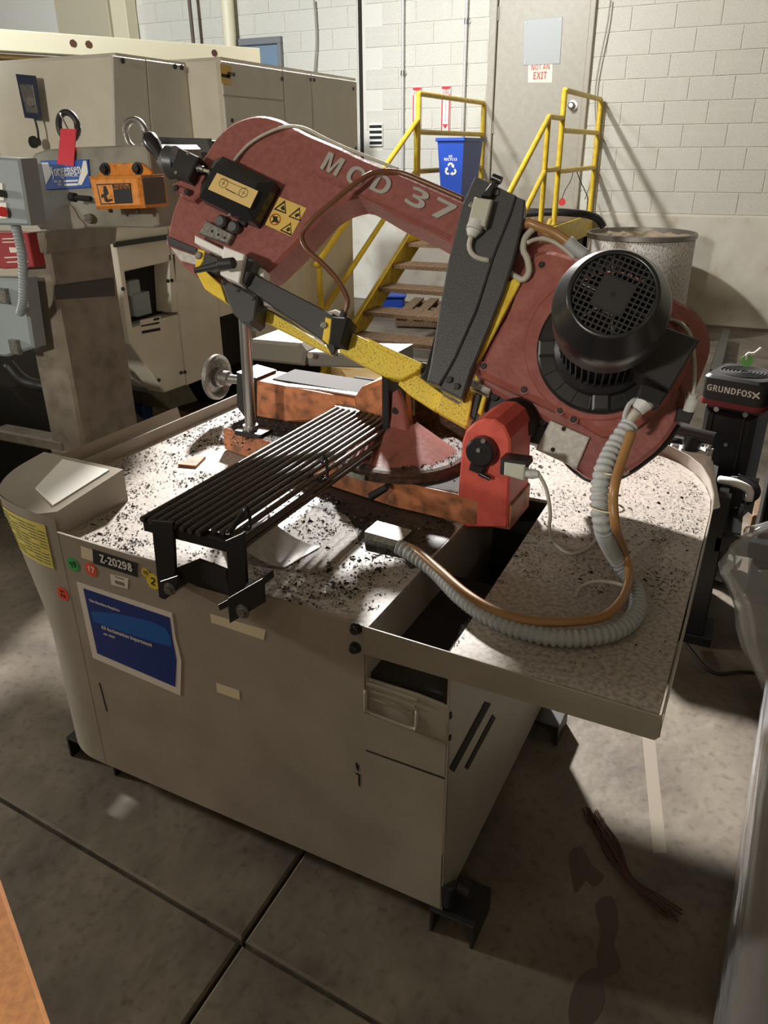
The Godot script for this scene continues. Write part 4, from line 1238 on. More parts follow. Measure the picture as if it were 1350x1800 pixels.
		s.ext(disc(Vector2.ZERO, d[1], 28), 0.0005, 0.0012, 0.0, Transform3D(Basis(), Vector3(c.x, c.y, 0.0 if c.x > -1.10 else -0.002)))
		var st := obj("round_sticker", s, mat(d[2], 0.6), cab, Transform3D(), d[6])
		text(d[3], d[1] * (0.82 if d[3].length() == 2 else 1.0), d[4], st, Transform3D(Basis(Vector3(0, 0, 1), d[5]), Vector3(c.x, c.y, 0.0014)), 0.0006)
	var bc := front_label("barcode_label", [-0.9, 0.751, -0.84, 0.754, -0.848, 0.723, -0.902, 0.721], M.paper, 0.001, "small white bar code label")
	s = Shape.new()
	for k in 9:
		s.box(Vector3(-0.872, 0.735, 0.001) + Vector3(-0.014 + k * 0.0035, -0.002, 0), Vector3(0.0018 if k % 3 else 0.001, 0.010, 0.0006))
	s.box(Vector3(-0.869, 0.748, 0.001), Vector3(0.03, 0.002, 0.0006))
	obj("bars", s, M.ink, bc)
	# blue notice, its right edge bowed
	var nt := front_label("notice_sheet", [-1.026, 0.697, -0.714, 0.692, -0.714, 0.622, -0.706, 0.558, -0.726, 0.443, -1.022, 0.463], M.paper, 0.0015, "blue printed notice with a white border")
	s = Shape.new()
	s.ext(P([-1.005, 0.684, -0.723, 0.677, -0.724, 0.616, -0.721, 0.553, -0.739, 0.466, -1.001, 0.485]), 0.0015, 0.0021, 0.0, on_z(0))
	obj("blue_print", s, M.blue_print, nt)
	s = Shape.new()
	s.ext(P([-0.993, 0.618, -0.901, 0.637, -0.794, 0.648, -0.741, 0.642, -0.729, 0.621, -0.729, 0.595, -0.743, 0.589, -0.847, 0.586, -0.99, 0.588]), 0.0021, 0.0025, 0.0, on_z(0))
	obj("blue_band", s, M.blue_band, nt)
	var along := Vector3(-0.723, 0.677, 0) - Vector3(-1.005, 0.684, 0)
	text("This Machine Requires", 0.0072, M.white, nt, plane_at(Vector3(-0.939, 0.652, 0.003), along, Vector3.UP), 0.0005, 0.95)
	text("Oil Reclamation Department", 0.0100, M.white, nt, plane_at(Vector3(-0.88, 0.577, 0.003), along, Vector3.UP), 0.0005, 0.88)
	text("ext. 15001", 0.0066, M.white, nt, plane_at(Vector3(-0.941, 0.56, 0.003), along, Vector3.UP), 0.0005, 0.9)
	front_label("masking_tape", [-0.596, 0.723, -0.442, 0.725, -0.45, 0.696, -0.596, 0.7], M.tape, 0.001, "long masking tape strip")
	front_label("masking_tape", [-0.604, 0.524, -0.535, 0.525, -0.536, 0.497, -0.604, 0.497], M.tape, 0.001, "short masking tape strip")
	s = Shape.new()
	for p in [[-0.222, 0.434, -0.216, 0.434, -0.218, 0.415, -0.221, 0.415], [-0.216, 0.429, -0.212, 0.428, -0.215, 0.409, -0.218, 0.412], [-0.223, 0.403, -0.21, 0.403, -0.21, 0.398, -0.223, 0.399], [-0.216, 0.399, -0.21, 0.395, -0.212, 0.365, -0.216, 0.368]]:
		s.ext(P(p), 0.0, 0.0006, 0.0, on_z(0))
	s.ext(P([-1.02, 0.381, -1.015, 0.383, -1.008, 0.288, -1.013, 0.286]), 0.0, 0.0006, 0.0, on_z(0))
	obj("pen_scribble", s, M.ink, cab, Transform3D(), "black marker scribble")

func front_label(called: String, pts: Array, m: Material, th: float, label: String) -> MeshInstance3D:
	var s := Shape.new()
	s.ext(P(pts), 0.0004, th, 0.0, on_z(0))
	return obj(called, s, m, saw, Transform3D(), label)

func build_bed():
	var s := Shape.new()
	s.ext(PackedVector2Array([Vector2(-1.095, 0.715), Vector2(-0.61, 0.60), Vector2(-0.40, 0.555), Vector2(-0.20, 0.545), Vector2(-0.07, 0.56), Vector2(-0.07, 0.72), Vector2(-0.22, 0.92), Vector2(-0.60, 1.0), Vector2(-1.095, 0.90)]), 0.005, 0.078, 0.008, on_y(0.80))
	var bed := obj("bed_casting", s, M.rust, saw, Transform3D(), "orange cast bed stained with rust and swarf")
	s = Shape.new()
	s.ext(PackedVector2Array([Vector2(-1.085, 0.725), Vector2(-0.61, 0.61), Vector2(-0.40, 0.565), Vector2(-0.21, 0.56), Vector2(-0.21, 0.90), Vector2(-0.60, 0.99), Vector2(-1.085, 0.89)]), 0.078, 0.0795, 0.0, on_y(0.80))
	obj("dark_top", s, M.rust_shaded, bed)  # dirt plus painted shade from the head above
	for d in [[Vector3(-1.036, 0.838, -0.71), 0.011], [Vector3(-1.011, 0.826, -0.7), 0.006], [Vector3(-0.997, 0.818, -0.7), 0.006]]:
		s = Shape.new()
		s.cyl(d[0] + Vector3(0, 0, -0.03), d[0] + Vector3(0, 0, 0.004), d[1], 14)
		obj("bed_screw", s, M.black, bed)
	# turntable
	s = Shape.new()
	s.spin(Vector3(-0.46, 0.878, -0.73), Vector3.UP, [[0.20, 0.0], [0.20, 0.014], [0.19, 0.017], [0.19, 0.024], [0.18, 0.028], [0.0, 0.028]], 48)
	var tt := obj("turntable", s, M.bed_dark, saw)
	s = Shape.new()
	var l := []; var m := []
	for k in 9:
		var a := -PI / 2 - 0.55 + 0.5 * k / 8.0
		l.append(Vector3(-0.46 + cos(a) * 0.207, 0.895, -0.73 - sin(a) * 0.207)); m.append(Vector3(-0.46 + cos(a) * 0.207, 0.879, -0.73 - sin(a) * 0.207))
	s.loft([l, m])
	obj("angle_scale", s, M.steel_dull, tt, Transform3D(), "bare metal angle scale")
	# ribbed apron that carries the fixed jaw
	s = Shape.new()
	var foot := []; var top := []
	for k in 25:
		var f := k / 24.0
		var a := PI + 0.5 + (PI - 0.2) * f
		var rr := 0.165 + 0.006 * (k % 2)
		foot.append(Vector3(-0.47 + cos(a) * rr, 0.905, -0.74 - sin(a) * rr))
		top.append(Vector3(-0.49 + cos(a) * 0.045, 0.965, -0.79 - sin(a) * 0.05))
	foot.reverse(); top.reverse()
	s.loft([foot, top])
	obj("jaw_apron", s, M.red, tt)
	s = Shape.new()
	s.ext(P([-0.545, 1.048, -0.433, 0.965, -0.348, 0.923, -0.357, 0.824, -0.544, 0.792]), -1.05, -0.93, 0.006, on_z(0))
	obj("rear_casting", s, M.bed_dark, tt)
	s = Shape.new()
	s.cyl(Vector3(-0.447, 0.844, -0.5), Vector3(-0.407, 0.871, -0.53), 0.0115, 12, 0.010, 0.003)
	s.cyl(Vector3(-0.407, 0.871, -0.53), Vector3(-0.439, 0.855, -0.6), 0.007, 10)
	obj("clamp_lever", s, M.black, saw)
	# fixed jaw with its web
	s = Shape.new()
	s.ext(rect(0.725, 0.925, 0.862, 1.125), -0.02, 0.0, 0.002, on_x(-0.50))
	var jaw := obj("jaw_plate", s, M.gloss_black, saw)
	s = Shape.new()
	s.ext(P([-0.495, 1.064, -0.479, 1.075, -0.459, 1.029, -0.439, 0.913, -0.422, 0.858, -0.47, 0.862, -0.526, 0.901, -0.51, 0.947, -0.499, 0.992]), -0.757, -0.735, 0.005, on_z(0))
	var web := obj("jaw_web", s, M.red, saw)
	s = Shape.new()
	s.ext(P([-0.525, 1.031, -0.495, 1.049, -0.483, 0.898, -0.451, 0.841, -0.501, 0.84]), -0.86, -0.84, 0.004, on_z(0))
	obj("rear_web", s, M.rust, web)
	s = Shape.new()
	s.cyl(Vector3(-0.483, 1.014, -0.735), Vector3(-0.481, 1.016, -0.731), 0.010, 16)
	obj("hole", s, M.matte_black, web)
	s = Shape.new()
	s.ext(P([-0.658, 1.011, -0.63, 1.047, -0.565, 1.078, -0.535, 1.075, -0.535, 0.953, -0.655, 0.972]), -0.95, -0.80, 0.012, on_z(0))
	obj("jaw_slide", s, M.rust, saw)
	# vise beam with the hand wheel
	s = Shape.new()
	s.ext(P([-1.061, 1, -0.945, 0.995, -0.652, 0.984, -0.637, 0.909, -0.736, 0.902, -0.82, 0.893, -0.954, 0.868, -1.073, 0.87]), -1.0, -0.86, 0.01, on_z(0))
	var vb := obj("vise_beam", s, M.rust, saw)
	s = Shape.new()
	s.ext(P([-1.02, 1.002, -0.673, 0.996, -0.673, 0.978, -1.022, 0.983]), -1.04, -0.90, 0.004, on_z(0))
	obj("slide_way", s, M.matte_black, vb)
	s = Shape.new()
	s.ext(P([-1.135, 1.02, -1.057, 1.01, -1.071, 0.865, -1.116, 0.864, -1.148, 0.9]), -0.98, -0.86, 0.004, on_z(0))
	obj("end_block", s, M.black, vb)
	s = Shape.new()
	s.ext(P([-1.192, 0.936, -1.173, 1.03, -1.068, 1.003, -1.063, 0.87]), 0.0, 0.004, 0.001, on_y(0.995))
	obj("cover_sheet", s, M.alu, vb)
	s = Shape.new()
	s.ext(P([-0.957, 0.895, -0.85, 0.916, -0.674, 0.901, -0.659, 0.874, -0.829, 0.883, -0.938, 0.867]), 0.0, 0.004, 0.001, on_y(0.992))
	obj("swarf_bank", s, M.tray, vb)
	var wc := Vector3(-1.291, 0.957, -0.97)
	s = Shape.new()
	s.spin(wc + Vector3(-0.03, 0, 0), Vector3(1, 0, -0.05), [[0.0, -0.004], [0.06, -0.004], [0.074, 0.0], [0.080, 0.008], [0.080, 0.020], [0.072, 0.026], [0.066, 0.022], [0.056, 0.006], [0.036, 0.012], [0.034, 0.03], [0.026, 0.034], [0.026, 0.065], [0.018, 0.07], [0.0, 0.07]], 36)
	var hw := obj("hand_wheel", s, M.steel_dull, saw)
	s = Shape.new()
	s.cyl(wc + Vector3(0.03, 0, 0), wc + Vector3(0.12, 0, -0.01), 0.016, 12)
	obj("screw_shaft", s, M.steel_dull, hw)
	# chrome post
	var pb := Vector3(-0.983, 0.885, -0.715)
	var pt := pb + Vector3(0.012, 0.40, 0)
	s = Shape.new()
	s.box(pb + Vector3(0.01, -0.003, 0), Vector3(0.10, 0.016, 0.07), 0.003)
	var po := obj("post_foot", s, M.black, saw)
	s = Shape.new()
	s.cyl(pb, pt, 0.0175, 20)
	s.cyl(pb, pb + Vector3(0, 0.02, 0), 0.024, 20)
	obj("chrome_post", s, M.steel, po, Transform3D(), "polished round post")
	# red pivot pillar
	s = Shape.new()
	s.ext(P([-0.214, 0.784, -0.211, 0.91, -0.206, 1.026, -0.198, 1.054, -0.178, 1.078, -0.152, 1.093, -0.123, 1.094, -0.099, 1.081, -0.083, 1.051, -0.079, 1.011, -0.074, 0.813]), -0.715, -0.55, 0.005, on_z(0))
	var pil := obj("pivot_pillar", s, M.pillar, saw, Transform3D(), "bright red pivot pillar")
	var pc := Vector3(-0.147, 1.016, -0.55)
	s = Shape.new()
	s.cyl(pc, pc + Vector3(0, 0, 0.035), 0.037, 32, 0.037, 0.005)
	s.ext(P([-0.172, 0.993, -0.133, 0.979, -0.142, 0.953, -0.177, 0.962]), -0.55, -0.525, 0.004, on_z(0))
	s.cyl(Vector3(-0.15, 0.957, -0.53), Vector3(-0.12, 0.948, -0.53), 0.006, 8)
	obj("stop_cam", s, M.gloss_black, pil)
	for p in [Vector3(-0.137, 1.051, -0.515), Vector3(-0.148, 1.025, -0.515)]:
		s = Shape.new()
		s.cyl(p, p + Vector3(0, 0, 0.006), 0.006, 8)
		obj("screw", s, M.steel_dull, pil)
	s = Shape.new()
	s.ext(P([-0.078, 1.009, -0.026, 1.01, -0.026, 0.97, -0.077, 0.976]), -0.535, -0.50, 0.003, on_z(0))
	var ls := obj("limit_switch", s, M.switch_box, pil, Transform3D(), "pale limit switch box")
	s = Shape.new()
	s.ext(P([-0.089, 1.016, -0.024, 1.018, -0.021, 1.004, -0.079, 1.004, -0.08, 0.973, -0.089, 0.976]), -0.55, -0.505, 0.002, on_z(0))
	obj("switch_head", s, M.black, ls)
	s = Shape.new()
	s.cyl(Vector3(-0.027, 0.985, -0.515), Vector3(-0.013, 0.986, -0.515), 0.012, 6)
	s.cyl(Vector3(-0.013, 0.986, -0.515), Vector3(0.006, 0.988, -0.515), 0.0125, 14, 0.009, 0.002)
	obj("cable_gland", s, M.gland, ls)
	# coolant return block on the tray
	s = Shape.new()
	s.ext(P([-0.375, 0.83, -0.326, 0.828, -0.276, 0.825, -0.281, 0.766, -0.376, 0.769]), -0.41, -0.33, 0.012, on_z(0))
	obj("coolant_block", s, M.steel_dull, saw)
	# loose pieces lying on the tray: each its own thing
	var back := saw.transform
	s = Shape.new()
	s.ext(P([-1.138, 0.535, -1.14, 0.611, -1.104, 0.628, -1.078, 0.549]), 0.001, 0.008, 0.001, on_y(0.80))
	tag(obj("scrap_plate", s, M.rust, null, back), "small rusty scrap plate lying on the tray left of the rollers", "scrap")
	s = Shape.new()
	s.ext(P([-0.592, 0.114, -0.563, 0.199, -0.616, 0.287, -0.68, 0.312, -0.709, 0.223]), 0.002, 0.055, 0.006, on_y(0.80))
	var sc := tag(obj("metal_scoop", s, M.alu, null, back), "pale sheet metal scoop lying on the tray under the roller bars", "scoop") as Node3D
	s = Shape.new()
	var a0 := []; var a1 := []
	for k in 9:
		var u := k / 8.0
		var q := Vector3(-0.60 + 0.12 * u, 0.80 + 0.065 * (1.0 - sin(u * PI / 2)) + 0.003, -0.10 - 0.04 * u)
		a0.append(q); a1.append(q + Vector3(0.02, 0.0, -0.13))
	s.loft([a0, a1])
	obj("curved_sheet", s, M.alu, sc)

func build_rollers():
	var s := Shape.new()
	s.ext(P([-0.747, 0.837, -0.753, 0.908, -0.552, 0.829, -0.534, 0.761]), -0.012, 0.0, 0.002, on_y(0.965))
	var fr := obj("feed_table", s, M.steel_dull, saw)
	for d in [[Vector3(-0.60, 0.945, 0.035), Vector3(0.225, 0.024, 0.03)], [Vector3(-0.60, 0.945, -0.35), Vector3(0.22, 0.01, 0.02)]]:
		s = Shape.new()
		s.box(d[0], d[1], 0.001)
		obj("cross_bar", s, M.gloss_black, fr)
	for k in 10:
		s = Shape.new()
		var x := lerpf(-0.708, -0.512, k / 9.0)
		s.cyl(Vector3(x, 0.964, 0.055 if k < 8 else 0.03), Vector3(x - 0.018, 0.964, -0.815), 0.0068, 10)
		obj("bar", s, M.rod, fr)
	for d in [[-0.496, 0.955], [-0.484, 0.937], [-0.490, 0.918]]:
		s = Shape.new()
		s.cyl(Vector3(d[0], d[1], 0.02), Vector3(d[0] - 0.018, d[1], -0.80), 0.0068, 10)
		obj("bar", s, M.rod, fr)
	for p in [[Vector3(-0.478, 1, -0.322), Vector3(-0.478, 1.018, -0.334), Vector3(-0.474, 1.006, -0.337), Vector3(-0.474, 0.961, -0.337), Vector3(-0.478, 0.951, -0.329), Vector3(-0.482, 0.965, -0.315)], [Vector3(-0.478, 0.998, -0.005), Vector3(-0.474, 1.017, -0.014), Vector3(-0.474, 0.999, -0.019), Vector3(-0.474, 0.965, -0.019), Vector3(-0.478, 0.959, -0.011), Vector3(-0.482, 0.971, -0.006)]]:
		s = Shape.new()
		s.tube(p, 0.004, 8)
		obj("wire_loop", s, M.gloss_black, fr)
	s = Shape.new()
	s.tube([Vector3(-0.48, 1.012, -0.017), Vector3(-0.49, 0.987, 0.006), Vector3(-0.5, 0.965, 0.03)], 0.004, 6)
	s.tube([Vector3(-0.48, 1.007, -0.02), Vector3(-0.49, 0.983, -0.003), Vector3(-0.5, 0.959, 0.017)], 0.004, 6)
	obj("tie_wire", s, M.gloss_black, fr)
	for p in [[-0.677, 0.97, -0.616, 0.979, -0.633, 0.814, -0.674, 0.773, -0.688, 0.775], [-0.479, 0.967, -0.431, 0.996, -0.436, 0.877, -0.486, 0.807]]:
		s = Shape.new()
		s.ext(P(p), 0.052, 0.06, 0.001, on_z(0))
		obj("leg", s, M.gloss_black, fr)
	s = Shape.new()
	s.ext(P([-0.645, 0.852, -0.569, 0.896, -0.495, 0.889, -0.491, 0.826, -0.582, 0.826, -0.636, 0.836]), 0.042, 0.05, 0.001, on_z(0))
	obj("gusset", s, M.matte_black, fr)
	s = Shape.new()
	s.ext(P([-0.473, 0.842, -0.377, 0.916, -0.379, 0.857, -0.475, 0.779]), 0.074, 0.08, 0.001, on_z(0))
	s.ext(P([-0.506, 0.814, -0.408, 0.887, -0.409, 0.868, -0.502, 0.8]), 0.0, 0.075, 0.001, on_z(0))
	obj("bracket", s, M.gloss_black, fr)
	s = Shape.new()
	s.ext(P([-0.671, 0.824, -0.618, 0.852, -0.623, 0.816, -0.665, 0.778, -0.678, 0.777]), 0.0, 0.065, 0.001, on_z(0))
	obj("bracket", s, M.gloss_black, fr)
	for p in [Vector3(-0.646, 0.811, 0.062), Vector3(-0.434, 0.822, 0.08)]:
		s = Shape.new()
		s.cyl(p, p + Vector3(0, 0, 0.004), 0.016, 18)
		s.cyl(p + Vector3(0, 0, 0.004), p + Vector3(0, 0, 0.012), 0.010, 6)
		obj("pivot_bolt", s, M.steel_dull, fr)

func build_hoses():
	var s := Shape.new()
	s.tube([Vector3(0.222, 1.196, -0.34), Vector3(0.206, 1.162, -0.3), Vector3(0.199, 1.126, -0.25), Vector3(0.204, 1.08, -0.22), Vector3(0.218, 1.023, -0.22), Vector3(0.22, 0.87, -0.409), Vector3(0.25, 0.825, -0.413), Vector3(0.285, 0.82, -0.345), Vector3(0.295, 0.82, -0.264), Vector3(0.266, 0.82, -0.183), Vector3(0.192, 0.82, -0.124), Vector3(0.11, 0.82, -0.11), Vector3(0.026, 0.82, -0.13), Vector3(-0.055, 0.82, -0.177), Vector3(-0.147, 0.82, -0.255), Vector3(-0.22, 0.83, -0.287), Vector3(-0.26, 0.835, -0.298)], 0.0165, 16, 0.0026, 0.014)
	obj("corrugated_hose", s, M.hose, saw)
	s = Shape.new()
	s.tube([Vector3(0.232, 1.192, -0.31), Vector3(0.228, 1.148, -0.26), Vector3(0.23, 1.119, -0.21), Vector3(0.233, 1.087, -0.2), Vector3(0.243, 1.042, -0.2), Vector3(0.238, 0.875, -0.42), Vector3(0.26, 0.845, -0.374), Vector3(0.263, 0.845, -0.264), Vector3(0.232, 0.842, -0.183), Vector3(0.134, 0.842, -0.123), Vector3(0.053, 0.842, -0.122), Vector3(-0.029, 0.842, -0.157), Vector3(-0.12, 0.842, -0.223), Vector3(-0.202, 0.842, -0.283), Vector3(-0.26, 0.84, -0.307)], 0.0095, 10)
	obj("tan_hose", s, M.tan_hose, saw)
	for p in [Vector3(0.221, 1.073, -0.21), Vector3(0.213, 1.131, -0.255)]:
		s = Shape.new()
		var ring := []
		for k in 17: ring.append(p + Vector3(cos(TAU * k / 16.0) * 0.032, 0.0, sin(TAU * k / 16.0) * 0.024))
		s.tube(ring, 0.0018, 5)
		obj("cable_tie", s, M.tape, saw)
	s = Shape.new()
	s.tube([Vector3(0.005, 0.988, -0.515), Vector3(0.027, 0.956, -0.51), Vector3(0.044, 0.904, -0.5), Vector3(0.046, 0.859, -0.5), Vector3(0.057, 0.81, -0.527), Vector3(0.103, 0.806, -0.499), Vector3(0.134, 0.806, -0.55), Vector3(0.145, 0.806, -0.631), Vector3(0.163, 0.806, -0.694)], 0.0045, 8)
	obj("grey_cable", s, M.cable, saw)
	s = Shape.new()
	s.tube([Vector3(0.164, 0.806, -0.306), Vector3(0.165, 0.815, -0.338), Vector3(0.192, 0.83, -0.35), Vector3(0.228, 0.835, -0.353), Vector3(0.257, 0.84, -0.342)], 0.0045, 8)
	obj("grey_cable", s, M.cable, saw)

func build_swarf():
	var rng := RandomNumberGenerator.new()
	rng.seed = 77
	var zone := noise(5.0, 3, 6)
	for kind in 2:
		var s := Shape.new()
		s.flat()
		s.tri(Vector3(-0.5, 0, -0.15), Vector3(0.5, 0, -0.1), Vector3(0.1, 0.3, 0.16))
		s.tri(Vector3(-0.5, 0, -0.15), Vector3(0.1, 0.3, 0.16), Vector3(-0.3, 0.05, 0.3))
		var pts := []
		var want := 13000 if kind == 0 else 3500
		while pts.size() < want:
			var q := Vector3(rng.randf_range(-1.33, 0.37), 0.8012, rng.randf_range(-1.32, -0.02))
			if q.x > -0.2 and q.x < -0.02 and q.z > -0.80: continue
			if q.x > 0.03 and q.z < -0.90 and Vector2((q.x - 0.03) / 0.33, (q.z + 0.90) / 0.43).length() > 1.0: continue
			if q.x < -1.08 and q.z > -0.28: continue
			if q.x > -1.09 and q.x < -0.21 and q.z < -0.56: q.y = 0.9075 if Vector2(q.x + 0.46, q.z + 0.73).length() < 0.178 else 0.8805
			if q.x > 0.0 and q.z > -0.35 and rng.randf() > 0.05: continue
			if zone.get_noise_2d(q.x, q.z) + rng.randf_range(-0.45, 0.45) < 0.0: continue
			pts.append(q)
		var mm := MultiMesh.new()
		mm.transform_format = MultiMesh.TRANSFORM_3D
		mm.mesh = s.done()
		mm.instance_count = pts.size()
		for k in pts.size():
			var sz := (rng.randf_range(0.003, 0.010) if pts[k].x < -0.1 else rng.randf_range(0.002, 0.007)) if kind == 0 else rng.randf_range(0.002, 0.005)
			if kind == 0 and rng.randf() < 0.05: sz *= 2.0
			var b := Basis(Vector3.UP, rng.randf() * TAU) * Basis(Vector3.RIGHT, rng.randf_range(-0.5, 0.5))
			mm.set_instance_transform(k, Transform3D(b.scaled(Vector3.ONE * sz), pts[k]))
		var o := MultiMeshInstance3D.new()
		o.name = "metal_swarf" if kind == 0 else "bright_swarf"
		o.multimesh = mm
		o.material_override = M.chip_dark if kind == 0 else M.chip_bright
		o.transform = saw.transform
		add_child(o)
		tag(o, "dark metal chips scattered over the saw's tray" if kind == 0 else "bright metal chips glinting on the saw's tray", "swarf")
		o.set_meta("kind", "stuff")

# ---------------------------------------------------------------- saw head, drawn in its own tilted plane
func hpart(called: String, s: Shape, m: Material, label := "") -> MeshInstance3D:
	return obj(called, s, m, saw, head_frame(), label)

func slab(called: String, pts: Array, w0: float, w1: float, bev: float, m: Material, parent: Node3D = null, label := "") -> MeshInstance3D:
	var s := Shape.new()
	s.ext(P(pts), w0, w1, bev)
	if parent: return obj(called, s, m, parent, Transform3D(), label)
	return hpart(called, s, m, label)

func bolt(at: Vector3, r: float, h: float, m: Material, parent: Node3D, called := "bolt", axis := Vector3(0, 0, 1)):
	var s := Shape.new()
	s.cyl(at, at + axis * h, r, 14, -1.0, r * 0.15)
	s.cyl(at + axis * h * 0.98, at + axis * (h + 0.0006), r * 0.5, 6)
	obj(called, s, m, parent)

func build_head():
	var s := Shape.new()
	s.ext(rounded([-1.252, -0.1, -1.274, -0.059, -1.292, -0.006, -1.302, 0.052, -1.302, 0.129, -1.291, 0.196, -1.286, 0.256, -1.265, 0.309, -1.231, 0.347, -1.188, 0.374, -1.128, 0.387, -1.07, 0.387, -1.012, 0.387, -0.91, 0.393, -0.831, 0.394, -0.682, 0.404, -0.507, 0.411, -0.36, 0.424, -0.257, 0.427, -0.171, 0.428, -0.033, 0.452, 0.112, 0.428, 0.183, 0.423, 0.238, 0.393, 0.267, 0.351, 0.281, 0.292, 0.291, 0.217, 0.293, 0.109, 0.278, 0.044, 0.242, -0.033, 0.188, -0.078, 0.141, -0.078, 0.091, -0.065, 0.021, -0.007, -0.159, -0.009, -0.238, 0.022, -0.261, 0.095, -0.298, 0.261, -0.481, 0.294, -0.651, 0.292, -0.764, 0.296, -0.809, 0.271, -0.838, 0.235, -0.857, 0.187, -0.875, 0.109, -0.897, 0.035, -0.925, -0.03, -0.989, -0.042, -1.045, -0.055, -1.15, -0.078], 3), -0.115, 0.0, 0.010, Transform3D(), false)
	var bow := hpart("bow_frame", s, M.red)
	# thin raised lines and the letters
	for p in [[-0.949, 0.296, -0.661, 0.307, -0.488, 0.31, -0.486, 0.306, -0.658, 0.303, -0.946, 0.291], [-0.927, 0.289, -0.655, 0.299, -0.488, 0.3, -0.486, 0.297, -0.653, 0.295, -0.925, 0.286]]:
		slab("raised_line", p, -0.001, 0.003, 0.001, M.red, bow)
	var letters := [["M", Vector3(-0.905, 0.336, 0.001)], ["O", Vector3(-0.821, 0.336, 0.001)], ["D", Vector3(-0.743, 0.347, 0.001)], ["3", Vector3(-0.625, 0.358, 0.001)], ["7", Vector3(-0.543, 0.36, 0.001)]]
	for k in letters.size():
		text(letters[k][0], 0.053, M.letter, bow, Transform3D(Basis(), letters[k][1] + Vector3(0, 0, 0.002)), 0.006, [1.05, 1.2, 1.3, 1.65, 1.65][k], "Droid Sans", 700, "raised_letter")
	# silver strip and lower lip of the left wheel guard
	slab("guard_strip", [-1.265, -0.074, -1.157, -0.063, -1.145, -0.078, -1.245, -0.095], 0.0, 0.008, 0.002, M.beam, bow)
	slab("guard_crescent", [-1.236, -0.098, -1.142, -0.082, -1.124, -0.104, -1.181, -0.118], 0.0, 0.006, 0.002, M.alu, bow)
	slab("wheel_guard", [-1.251, -0.098, -1.161, -0.081, -1.059, -0.068, -1.019, -0.107, -1.072, -0.126, -1.139, -0.132, -1.193, -0.124], -0.10, -0.02, 0.006, M.red, bow)
	# drive cover on the right
	s = Shape.new()
	s.ext(rounded([-0.221, 0.033, -0.206, 0.014, -0.18, 0.009, 0.005, 0.021, 0.085, 0.027, 0.155, 0.026, 0.202, 0.063, 0.232, 0.133, 0.249, 0.205, 0.242, 0.283, 0.218, 0.349, 0.177, 0.376, 0.128, 0.39, -0.014, 0.413, -0.075, 0.406, -0.151, 0.394, -0.219, 0.381, -0.253, 0.344, -0.249, 0.26, -0.233, 0.166, -0.228, 0.095], 3), 0.0, 0.045, 0.014)
	var dc := hpart("drive_cover", s, M.red_dusty)
	s = Shape.new()
	s.ext(disc(Vector2(0.03, 0.222), 0.195, 48), 0.045, 0.051, 0.004, Transform3D(), true)
	obj("round_boss", s, M.red_dusty, dc)
	for p in [Vector3(-0.208, 0.033, 0.045), Vector3(-0.083, 0.03, 0.045), Vector3(0.026, 0.028, 0.045), Vector3(0.067, 0.024, 0.045), Vector3(-0.214, 0.336, 0.045), Vector3(0.185, 0.359, 0.045), Vector3(0.188, 0.062, 0.045)]:
		bolt(p, 0.008, 0.006, M.black, dc)
		s = Shape.new()
		s.cyl(p - Vector3(0, 0, 0.004), p + Vector3(0, 0, 0.001), 0.013, 18)
		obj("washer", s, M.red, dc)
	# rubber edge under the wheel housing
	s = Shape.new()
	s.tube([Vector3(0.079, -0.06, -0.06), Vector3(0.132, -0.076, -0.06), Vector3(0.189, -0.076, -0.06), Vector3(0.245, -0.031, -0.06), Vector3(0.283, 0.049, -0.06), Vector3(0.299, 0.116, -0.06), Vector3(0.296, 0.221, -0.06)], 0.008, 8)
	obj("rubber_edge", s, M.black, bow)
	# motor
	var mc := Vector2(0.040, 0.211)
	var ax := Vector3(0, 0, 1)
	s = Shape.new()
	s.spin(Vector3(mc.x, mc.y, 0.045), ax, [[0.165, 0.0], [0.165, 0.022], [0.158, 0.028], [0.125, 0.030], [0.12, 0.05], [0.10, 0.065], [0.0, 0.065]], 56)
	var mo := hpart("motor", s, M.gloss_black, "black electric motor with a grilled fan cowl")
	for k in 20:
		var a := TAU * k / 20.0
		s = Shape.new()
		s.box(Vector3(0.142, 0, 0.076), Vector3(0.034, 0.003, 0.004), 0.001, Transform3D(Basis(Vector3(0, 0, 1), a), Vector3(mc.x, mc.y, 0)))
		obj("flange_rib", s, M.black, mo)
	for k in 4:
		var a := TAU * k / 4.0 + 0.5
		s = Shape.new()
		s.box(Vector3(0.135, 0, 0.08), Vector3(0.05, 0.042, 0.012), 0.005, Transform3D(Basis(Vector3(0, 0, 1), a), Vector3(mc.x, mc.y, 0)))
		obj("flange_lug", s, M.black, mo)
	s = Shape.new()
	s.cyl(Vector3(mc.x, mc.y, 0.10), Vector3(mc.x, mc.y, 0.36), 0.092, 40)
	obj("motor_body", s, M.matte_black, mo)
	for k in 40:
		var a := TAU * k / 40.0
		s = Shape.new()
		s.box(Vector3(0.099, 0, 0.225), Vector3(0.018, 0.0035, 0.25), 0.001, Transform3D(Basis(Vector3(0, 0, 1), a), Vector3(mc.x, mc.y, 0)))
		obj("cooling_fin", s, M.black, mo)
	s = Shape.new()
	s.spin(Vector3(mc.x, mc.y, 0), ax, [[0.112, 0.315], [0.122, 0.325], [0.122, 0.415], [0.118, 0.428]], 56, true)
	s.spin(Vector3(mc.x, mc.y, 0), ax, [[0.118, 0.428], [0.091, 0.492]], 56)
	s.spin(Vector3(mc.x, mc.y, 0), ax, [[0.091, 0.492], [0.086, 0.497], [0.082, 0.495]], 56, true)
	s.spin(Vector3(mc.x, mc.y, 0), ax, [[0.082, 0.495], [0.079, 0.485], [0.112, 0.42], [0.112, 0.315]], 56)
	var cw := obj("fan_cowl", s, M.gloss_black, mo)
	# grille: bars clipped to the round mouth, solid square in the middle
	s = Shape.new()
